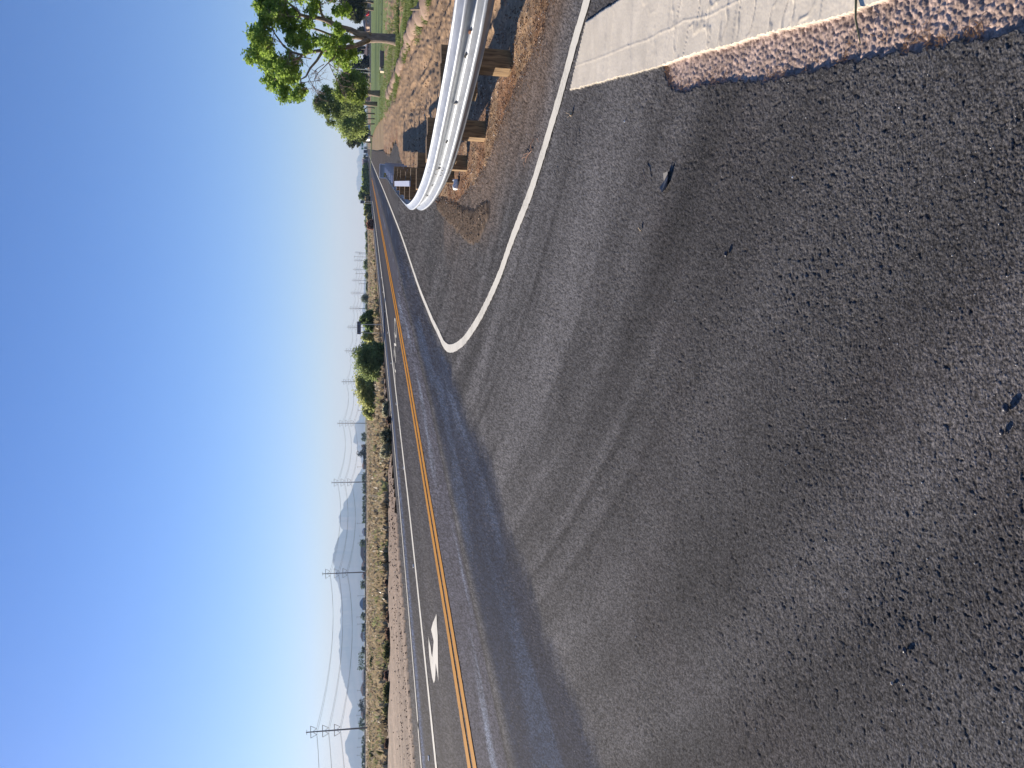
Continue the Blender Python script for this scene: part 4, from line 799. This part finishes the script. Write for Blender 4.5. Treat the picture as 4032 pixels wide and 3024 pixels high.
for i, iy in enumerate([1838, 1868, 2060, 2110, 2138, 2345, 2428, 2456, 2567, 2717, 2815, 2905, 2940, 2972]):
    a = AT(1436, iy, 640); H = 1.4+random.choice([20, 26, 29])/3028*640; o = thing('utility_pole', (a.x, 640, 0), 'small distant utility pole standing above the far houses', 'utility pole', 'small utility poles behind the far houses')
    mb = MB(); mb.tube([(0, 0, -.1), (0, 0, H)], [.16, .10], 6); mb.build('shaft', M_POLE, o); mb = MB(); mb.box((0, 0, H-.5), (1.8, .12, .12)); mb.build('crossarm', M_POLE, o)
for i, iy in enumerate([768, 1000, 1012, 1078, 1117, 1216, 1308, 1358, 1616]):
    Yp = 560+i*7; a = AT(1436, iy, Yp); H = 1.4+[24, 26, 44, 38, 24, 22, 20, 20, 26][i]/3028*Yp; o = thing('utility_pole', (a.x, Yp, 0), 'thin distant utility pole rising above the roadside scrub', 'utility pole', 'thin utility poles above the roadside scrub')
    mb = MB(); mb.tube([(0, 0, -.1), (0, 0, H)], [.16, .10], 6); mb.build('shaft', M_POLE, o); mb = MB(); mb.box((0, 0, H-.6), (2.2, .12, .12)); mb.build('crossarm', M_POLE, o)
# ------------------------------------------------------------------ mountains
def ridge(pts, D, name, depth, seed):
    pts = sorted(pts); iy_ = np.array([p[0] for p in pts], float); ix_ = np.array([p[1] for p in pts], float)
    g = np.linspace(iy_[0], iy_[-1], 420); hx = np.interp(g, iy_, ix_); nz = fbm(g/14, g*0, seed, 4)-.5; hx = hx + nz*11
    Vv = []; rows = 26
    for r_ in range(rows):
        t = r_/(rows-1); Yr = D-depth*(1-t)
        for gi, h0 in zip(g, hx):
            a = AT(h0, gi, D); prof_ = t**.8*(1-.42*(1-t)*float(1.0)); nn_ = 0
            Vv.append((a.x*(Yr/D), Yr, max(a.z, 2)*prof_))
    Vv = np.array(Vv); t = np.repeat(np.linspace(0, 1, rows), len(g)); Vv[:, 2] *= 1+ (1-t)*1.1*(fbm(Vv[:, 0]/420, Vv[:, 1]/900, seed+3, 5)-.45)*(t > 0)
    back = Vv[-len(g):].copy(); back[:, 1] += depth*.5; back[:, 2] = -5; Vv = np.vstack([Vv, back]); I3 = np.arange((rows+1)*len(g)).reshape(rows+1, len(g))
    q = np.stack([I3[:-1, :-1], I3[:-1, 1:], I3[1:, 1:], I3[1:, :-1]], -1).reshape(-1, 4)
    return struct(npmesh(name, Vv, q, M_MOUNT, None, None, True))
MT = [(3160, 1390), (3080, 1392), (3024, 1381), (2988, 1371), (2947, 1360), (2925, 1358), (2893, 1371), (2875, 1382), (2825, 1376), (2782, 1387), (2730, 1367), (2681, 1351), (2635, 1342), (2545, 1335), (2500, 1335), (2457, 1340), (2402, 1342), (2321, 1337), (2280, 1322), (2244, 1319), (2199, 1308), (2154, 1320), (2120, 1331), (2088, 1347), (2059, 1339), (2038, 1330), (2002, 1349), (1973, 1358), (1948, 1377), (1904, 1393), (1885, 1402), (1856, 1421), (1834, 1432), (1815, 1440)]
ridge(MT, 9500, 'mountains', 2200, 400)
ridge([(1850, 1440), (1834, 1431), (1810, 1420), (1790, 1410), (1752, 1407), (1742, 1391), (1723, 1396), (1704, 1402), (1673, 1399), (1641, 1415), (1620, 1424), (1580, 1430), (1520, 1432), (1400, 1432), (1360, 1424), (1330, 1430), (1230, 1427), (1200, 1430), (1100, 1436), (1040, 1440)], 10800, 'mountains', 2500, 410)
ridge([(830, 1441), (790, 1430), (760, 1414), (744, 1405), (713, 1403), (690, 1410), (641, 1405), (634, 1403), (608, 1416), (578, 1413), (563, 1410), (500, 1416), (420, 1424), (300, 1430), (200, 1436), (100, 1441)], 13000, 'mountains', 3000, 420)
# ------------------------------------------------------------------ litter and small debris on the pavement
def strip_at(ix, iy): x, y = G(ix, iy); return x, y
x, y = G(2635, 700); o = MB(); F0 = [G(2614, 760), G(2626, 757), G(2634, 735), G(2642, 705), G(2647, 678), G(2642, 674), G(2632, 683), (G(2622, 715)), G(2614, 738)]
cx_, cy_ = x, y; n_ = len(F0)
vsb = [(a-cx_, b-cy_, .004 + .018*math.sin(i*1.3)**2) for i, (a, b) in enumerate(F0)]; vst = [(a_, b_, c_2+.004) for a_, b_, c_2 in vsb]
ob = MB().add(vsb+vst, [tuple(range(n_-1, -1, -1)), tuple(range(n_, 2*n_))]+[(i, (i+1) % n_, n_+(i+1) % n_, n_+i) for i in range(n_)]).build('plastic_scrap', M_BLACK); ob.location = (cx_, cy_, .001)
tag(ob, 'torn strip of dark plastic lying on the open asphalt', 'litter')
def stick(name, a, b, r_, mat, label, kink=.006, cat='twig', zoff=.012):
    A_ = Vector((*G(*a), zoff)); B_ = Vector((*G(*b), zoff)); mid = (A_+B_)/2+Vector((kink, kink*.5, .006)); mb = MB()
    mb.tube([Vector((0, 0, 0)), (mid-A_), (B_-A_)], [r_, r_*.9, r_*.5], 6); ob = mb.build(name, mat); ob.location = A_; return tag(ob, label, cat)
stick('twig', (2543, 666), (2558, 720), .0028, M_DEADTWIG, 'thin brown twig beside the dark plastic strip')
stick('twig', (3385, -8), (3402, 172), .0035, simple('green_twig', (.16, .15, .07), .8), 'long green grey stem crossing the pink strip and white bar')
stick('twig', (2276, 520), (2281, 588), .002, M_BLACK, 'short black stick beside the curved white line')
stick('twig', (2190, 672), (2196, 690), .003, M_BLACK, 'tiny black stick near the curved white line')
tg = MB()
for a, b, r_ in [((2108, 545), (2098, 594), .006), ((2098, 594), (2075, 640), .004), ((2090, 600), (2066, 615), .003), ((2085, 615), (2060, 627), .003), ((2080, 620), (2070, 660), .002), ((2132, 530), (2126, 560), .004), ((2085, 612), (2088, 625), .003)]:
    A_ = Vector((*G(*a), .012)); B_ = Vector((*G(*b), .012)); tg.tube([A_, (A_+B_)/2+Vector((0, 0, .02)), B_], [r_, r_*.8, r_*.4], 5)
tag(tg.build('branch_debris', simple('bark_debris', (.30, .17, .11), .9)), 'broken reddish brown branch lying beside the curved white line', 'branch')
x, y = G(2254, 450); mb = MB(); blob(mb, (0, 0, .012), .020, .014, .012, 3.3, 8, 5, .4); mb.tube([(0, 0, .02), (.012, .01, .045)], .002, 4); mb.tube([(-.01, 0, .02), (-.02, .02, .035)], .002, 4)
ob = mb.build('wood_chip', M_STAKE); ob.location = (x, y, 0); tag(ob, 'tan broken wood chip beside the corner of the white bar', 'wood chip')
x, y = G(2525, 902); mb = MB(); mb.box((0, 0, .007), (.02, .008, .006), .5); mb.box((.004, .004, .012), (.016, .006, .004), 1.2); ob = mb.build('wood_chip', M_STAKE); ob.location = (x, y, 0); tag(ob, 'tiny pale wood splinter in the middle of the asphalt', 'wood chip')
for i, (ix, iy, s, lab, mt) in enumerate([(2463, 478, .006, 'white pebble on the asphalt near the white bar', M_WPAINT), (3125, 698, .004, 'tiny white pebble near the photo foreground', M_WPAINT), (2868, 1000, .011, 'black oval pebble in the middle foreground', M_BLACK), (3573, 2560, .009, 'square black chip in the foreground asphalt', M_BLACK), (3521, 2690, .007, 'dark pebble with a pale foot in the foreground', M_CONC), (3975, 1605, .012, 'dark tar lump in the foreground', M_BLACK), (3955, 1700, .008, 'smaller dark tar lump in the foreground', M_BLACK)]):
    x, y = G(ix, iy); mb = MB(); blob(mb, (0, 0, s*.8), s, s*.8, s*.6, i*2.1+1, 8, 5, .35); ob = mb.build('pebble', mt, None, True); ob.location = (x, y, .001); tag(ob, lab, 'pebble')
x, y = G(1810, 733); o = thing('crushed_cup', (x+.03, y+.05, 0), 'crushed white cup lying at the foot of a timber post', 'cup'); mb = MB(); mb.tube([(-.06, 0, .05), (-.02, .01, .055), (.03, 0, .045), (.07, .01, .05)], [.045, .05, .04, .045], 10); mb.build('cup_body', M_WPAINT, o, True); mb = MB(); mb.tube([(.068, .01, .05), (.076, .01, .05)], .052, 12); mb.build('rim', M_REFL, o)
# gravel windrow and loose stones: uncountable
hp = [G(*p) for p in [(1716, 806), (1745, 850), (1790, 900), (1854, 962), (1893, 945), (1912, 890), (1925, 850), (1930, 800), (1905, 795), (1870, 830), (1830, 822), (1790, 795), (1745, 775)]]
gx = np.linspace(min(p[0] for p in hp)-.1, max(p[0] for p in hp)+.1, 170); gy = np.linspace(min(p[1] for p in hp)-.1, max(p[1] for p in hp)+.1, 260)
GX, GY = np.meshgrid(gx, gy, indexing='ij'); ins = inpoly(GX+.12*(fbm(GX*7, GY*7, 500)-.5), GY+.3*(fbm(GX*5, GY*5, 501)-.5), hp).astype(float)
for _ in range(22):
    p_ = np.pad(ins, 1, mode='edge'); ins = (p_[1:-1, 1:-1]*2+p_[:-2, 1:-1]+p_[2:, 1:-1]+p_[1:-1, :-2]+p_[1:-1, 2:])/6
gz = -.008 + .017*ins*(.6+.8*fbm(GX*6, GY*6, 502)) +   .022*ins*fbm(GX*38, GY*38, 503)
gc = (np.array([.070, .062, .058])*(1-sstep(.15, .8, ins))[..., None] + np.array([.125, .088, .060])*sstep(.15, .8, ins)[..., None])*(.5+.8*fbm(GX*12, GY*12, 504))[..., None]
IH = np.arange(GX.size).reshape(GX.shape); qh = np.stack([IH[:-1, :-1], IH[1:, :-1], IH[1:, 1:], IH[:-1, 1:]], -1)[ins[:-1, :-1] > .12]
ob = npmesh('gravel_windrow', np.stack([GX, GY, gz], -1), qh.reshape(-1, 4), M_DIRT, None, gc.reshape(-1, 3), True); tag(ob, 'dark brown ridge of loose dirt and gravel on the pavement corner', 'gravel'); ob['kind'] = 'stuff'
def stones(name, X_, Y_, Z_, S_, C_, label, mat):
    n = len(X_); t_ = np.array([(0, 0, 1), (1, 0, 0), (0, 1, 0), (-1, 0, 0), (0, -1, 0), (0, 0, -1)], float); f_ = np.array([(0, 1, 2), (0, 2, 3), (0, 3, 4), (0, 4, 1), (5, 2, 1), (5, 3, 2), (5, 4, 3), (5, 1, 4)])
    r = np.random.default_rng(n); jit = t_[None]*(.7+.6*r.random((n, 6, 1))); ang = r.random(n)*6.28; ca, sa = np.cos(ang)[:, None], np.sin(ang)[:, None]
    vx = jit[..., 0]*ca-jit[..., 1]*sa*.7; vy = jit[..., 0]*sa+jit[..., 1]*ca*.7; vz = jit[..., 2]*.6
    v = np.stack([X_[:, None]+vx*S_[:, None], Y_[:, None]+vy*S_[:, None], Z_[:, None]+(vz+.4)*S_[:, None]], -1).reshape(-1, 3)
    f = (f_[None]+np.arange(n)[:, None, None]*6).reshape(-1, 3); ob = npmesh(name, v, f, mat, None, np.repeat(C_, 6, axis=0)); tag(ob, label, 'gravel'); ob['kind'] = 'stuff'; return ob
r = np.random.default_rng(31); n = 9000; yy2 = 1/r.uniform(1/26, 1/4.9, n); xr = np.interp(yy2, *px(RIGHTE)); xx2 = xr-.12+np.abs(r.normal(0, 1.0, n))*yy2/9; ss = (.004+.010*r.random(n)**2)*np.clip(yy2/8, .8, 2)
pc = np.where((r.random(n) < .25)[:, None], np.array([.50, .42, .34]), np.array([.22, .13, .08]))*(.7+.6*r.random((n, 1)))
stones('loose_gravel', xx2, yy2, np.full(n, .012)+.02*np.clip(xx2-xr, 0, 1), ss, pc, 'loose stones and bark chips on the dirt behind the guardrail', M_DIRT)
n = 900; yy2 = 1/r.uniform(1/40, 1/1.4, n); xx2 = r.uniform(-.55, .5, n)*yy2; k = xx2 > np.interp(yy2, *px(SEAM)); xx2, yy2 = xx2[k], yy2[k]; n = len(xx2); ss = .0016+.0032*r.random(n)**3*np.clip(yy2/4, .6, 4)
pc = np.where((r.random(n) < .5)[:, None], np.array([.55, .52, .48]), np.array([.05, .045, .045]))
stones('loose_grit', xx2, yy2, np.full(n, .001), ss, pc, 'scattered pale and dark grit on the asphalt', M_DIRT)
# straw and needles at the edge of the pink strip and by the rail
n = 800; r = np.random.default_rng(33); pe = np.array(PINKN[:16]); k = r.integers(0, 14, n); t = r.random((n, 1)); pp = pe[k]*(1-t)+pe[k+1]*t; pp = pp+np.stack([np.abs(r.normal(0, .03, n)), r.normal(0, .02, n)], 1)
sel = fbm(pp[:, 0]*14, pp[:, 1]*14, 600) > .50; pp = pp[sel]; m1 = len(pp)
m2 = 2400; yy3 = 1/r.uniform(1/13, 1/5.2, m2); xx3 = np.interp(yy3, *px(RIGHTE))+r.normal(0, .16, m2)*1.2; pp = np.vstack([pp, np.stack([xx3, yy3], 1)]); n = len(pp)
a = r.random(n)*6.28; L = (.006+.014*r.random(n))*np.where(np.arange(n) < m1, .7, 1.5); d = np.stack([np.cos(a), np.sin(a), r.normal(0, .25, n)], 1)*L[:, None]; nn2 = np.stack([-np.sin(a), np.cos(a), np.zeros(n)], 1)*(.0009+.0010*(np.arange(n) >= m1))[:, None]
c3 = np.column_stack([pp, np.where(np.arange(n) < m1, -.002, .022)]); v = np.stack([c3-d-nn2, c3-d+nn2, c3+d+nn2, c3+d-nn2], 1).reshape(-1, 3)
co = np.array([.30, .17, .08])*(.5+.9*r.random((n, 1))); ob = npmesh('dry_straw', v, np.arange(len(v)).reshape(-1, 4), M_SCRUB, None, np.repeat(co, 4, axis=0)); tag(ob, 'dry brown straw and needles along the pavement edges', 'straw'); ob['kind'] = 'stuff'
# raised reflective markers along the lane line
for i, (ix, iy) in enumerate([(1690, 2985), (1629, 2228), (1590, 1842), (1561, 1590), (1541, 1429), (1527, 1309), (1517, 1226), (1509, 1150), (1502, 1093)]):
    x, y = G(ix, iy); mb = MB(); mb.box((0, 0, .012), (.10, .10, .022), .3, .006); ob = mb.build('road_stud', M_WPAINT); ob.location = (x, y, 0); tag(ob, 'small white raised marker on the lane line' if i else 'nearest white raised marker on the lane line', 'road stud', 'raised markers along the lane line')
# ------------------------------------------------------------------ haze
hz, t, b = nodes('haze'); t.nodes.remove(b); pv = t.nodes.new('ShaderNodeVolumePrincipled'); pv.inputs['Color'].default_value = (.50, .72, 1.0, 1); pv.inputs['Absorption Color'].default_value = (.45, .45, .45, 1); pv.inputs['Density'].default_value = 1.25e-4; pv.inputs['Anisotropy'].default_value = 0.0
t.links.new(pv.outputs[0], t.nodes['Material Output'].inputs['Volume'])
ob = MB().box((0, 6400, 249), (30000, 16400, 502)).build('haze', hz); ob['kind'] = 'stuff'; tag(ob, 'pale blue desert haze over the plain', 'haze'); ob['kind'] = 'stuff'
# stones lying on the windrow
r = np.random.default_rng(41); n = 5000; xx2 = r.uniform(gx[0], gx[-1], n); yy2 = r.uniform(gy[0], gy[-1], n)
ii = np.clip(((xx2-gx[0])/(gx[-1]-gx[0])*(len(gx)-1)).astype(int), 0, len(gx)-1); jj = np.clip(((yy2-gy[0])/(gy[-1]-gy[0])*(len(gy)-1)).astype(int), 0, len(gy)-1)
k = r.random(n) < ins[ii, jj]*.9+.04; xx2, yy2, zz2 = xx2[k], yy2[k], np.maximum(gz[ii, jj][k], 0); n = len(xx2)
stones('windrow_stones', xx2, yy2, zz2, .004+.012*r.random(n)**2, np.where((r.random(n) < .3)[:, None], np.array([.42, .33, .24]), np.array([.13, .09, .06]))*(.6+.7*r.random((n, 1))), 'small stones scattered over the dirt ridge at the pavement corner', M_DIRT)
# stubble and pale stones on the bare strip beyond the road
n = 2600; yy2 = 1/r.uniform(1/75, 1/17, n); e_ = np.interp(yy2, *px(LEFTE)); xx2 = e_-np.abs(r.normal(0, 3.0, n)); n = len(xx2)
stones('verge_stones', xx2, yy2, np.full(n, .02)+.06*np.clip((e_-xx2)/2.5, 0, 1), (.012+.04*r.random(n)**2)*np.clip(yy2/30, .6, 2), np.where((r.random(n) < .35)[:, None], np.array([.40, .30, .22]), np.array([.12, .08, .055]))*(.6+.7*r.random((n, 1))), 'clods and stones on the bare strip across the road', M_DIRT)
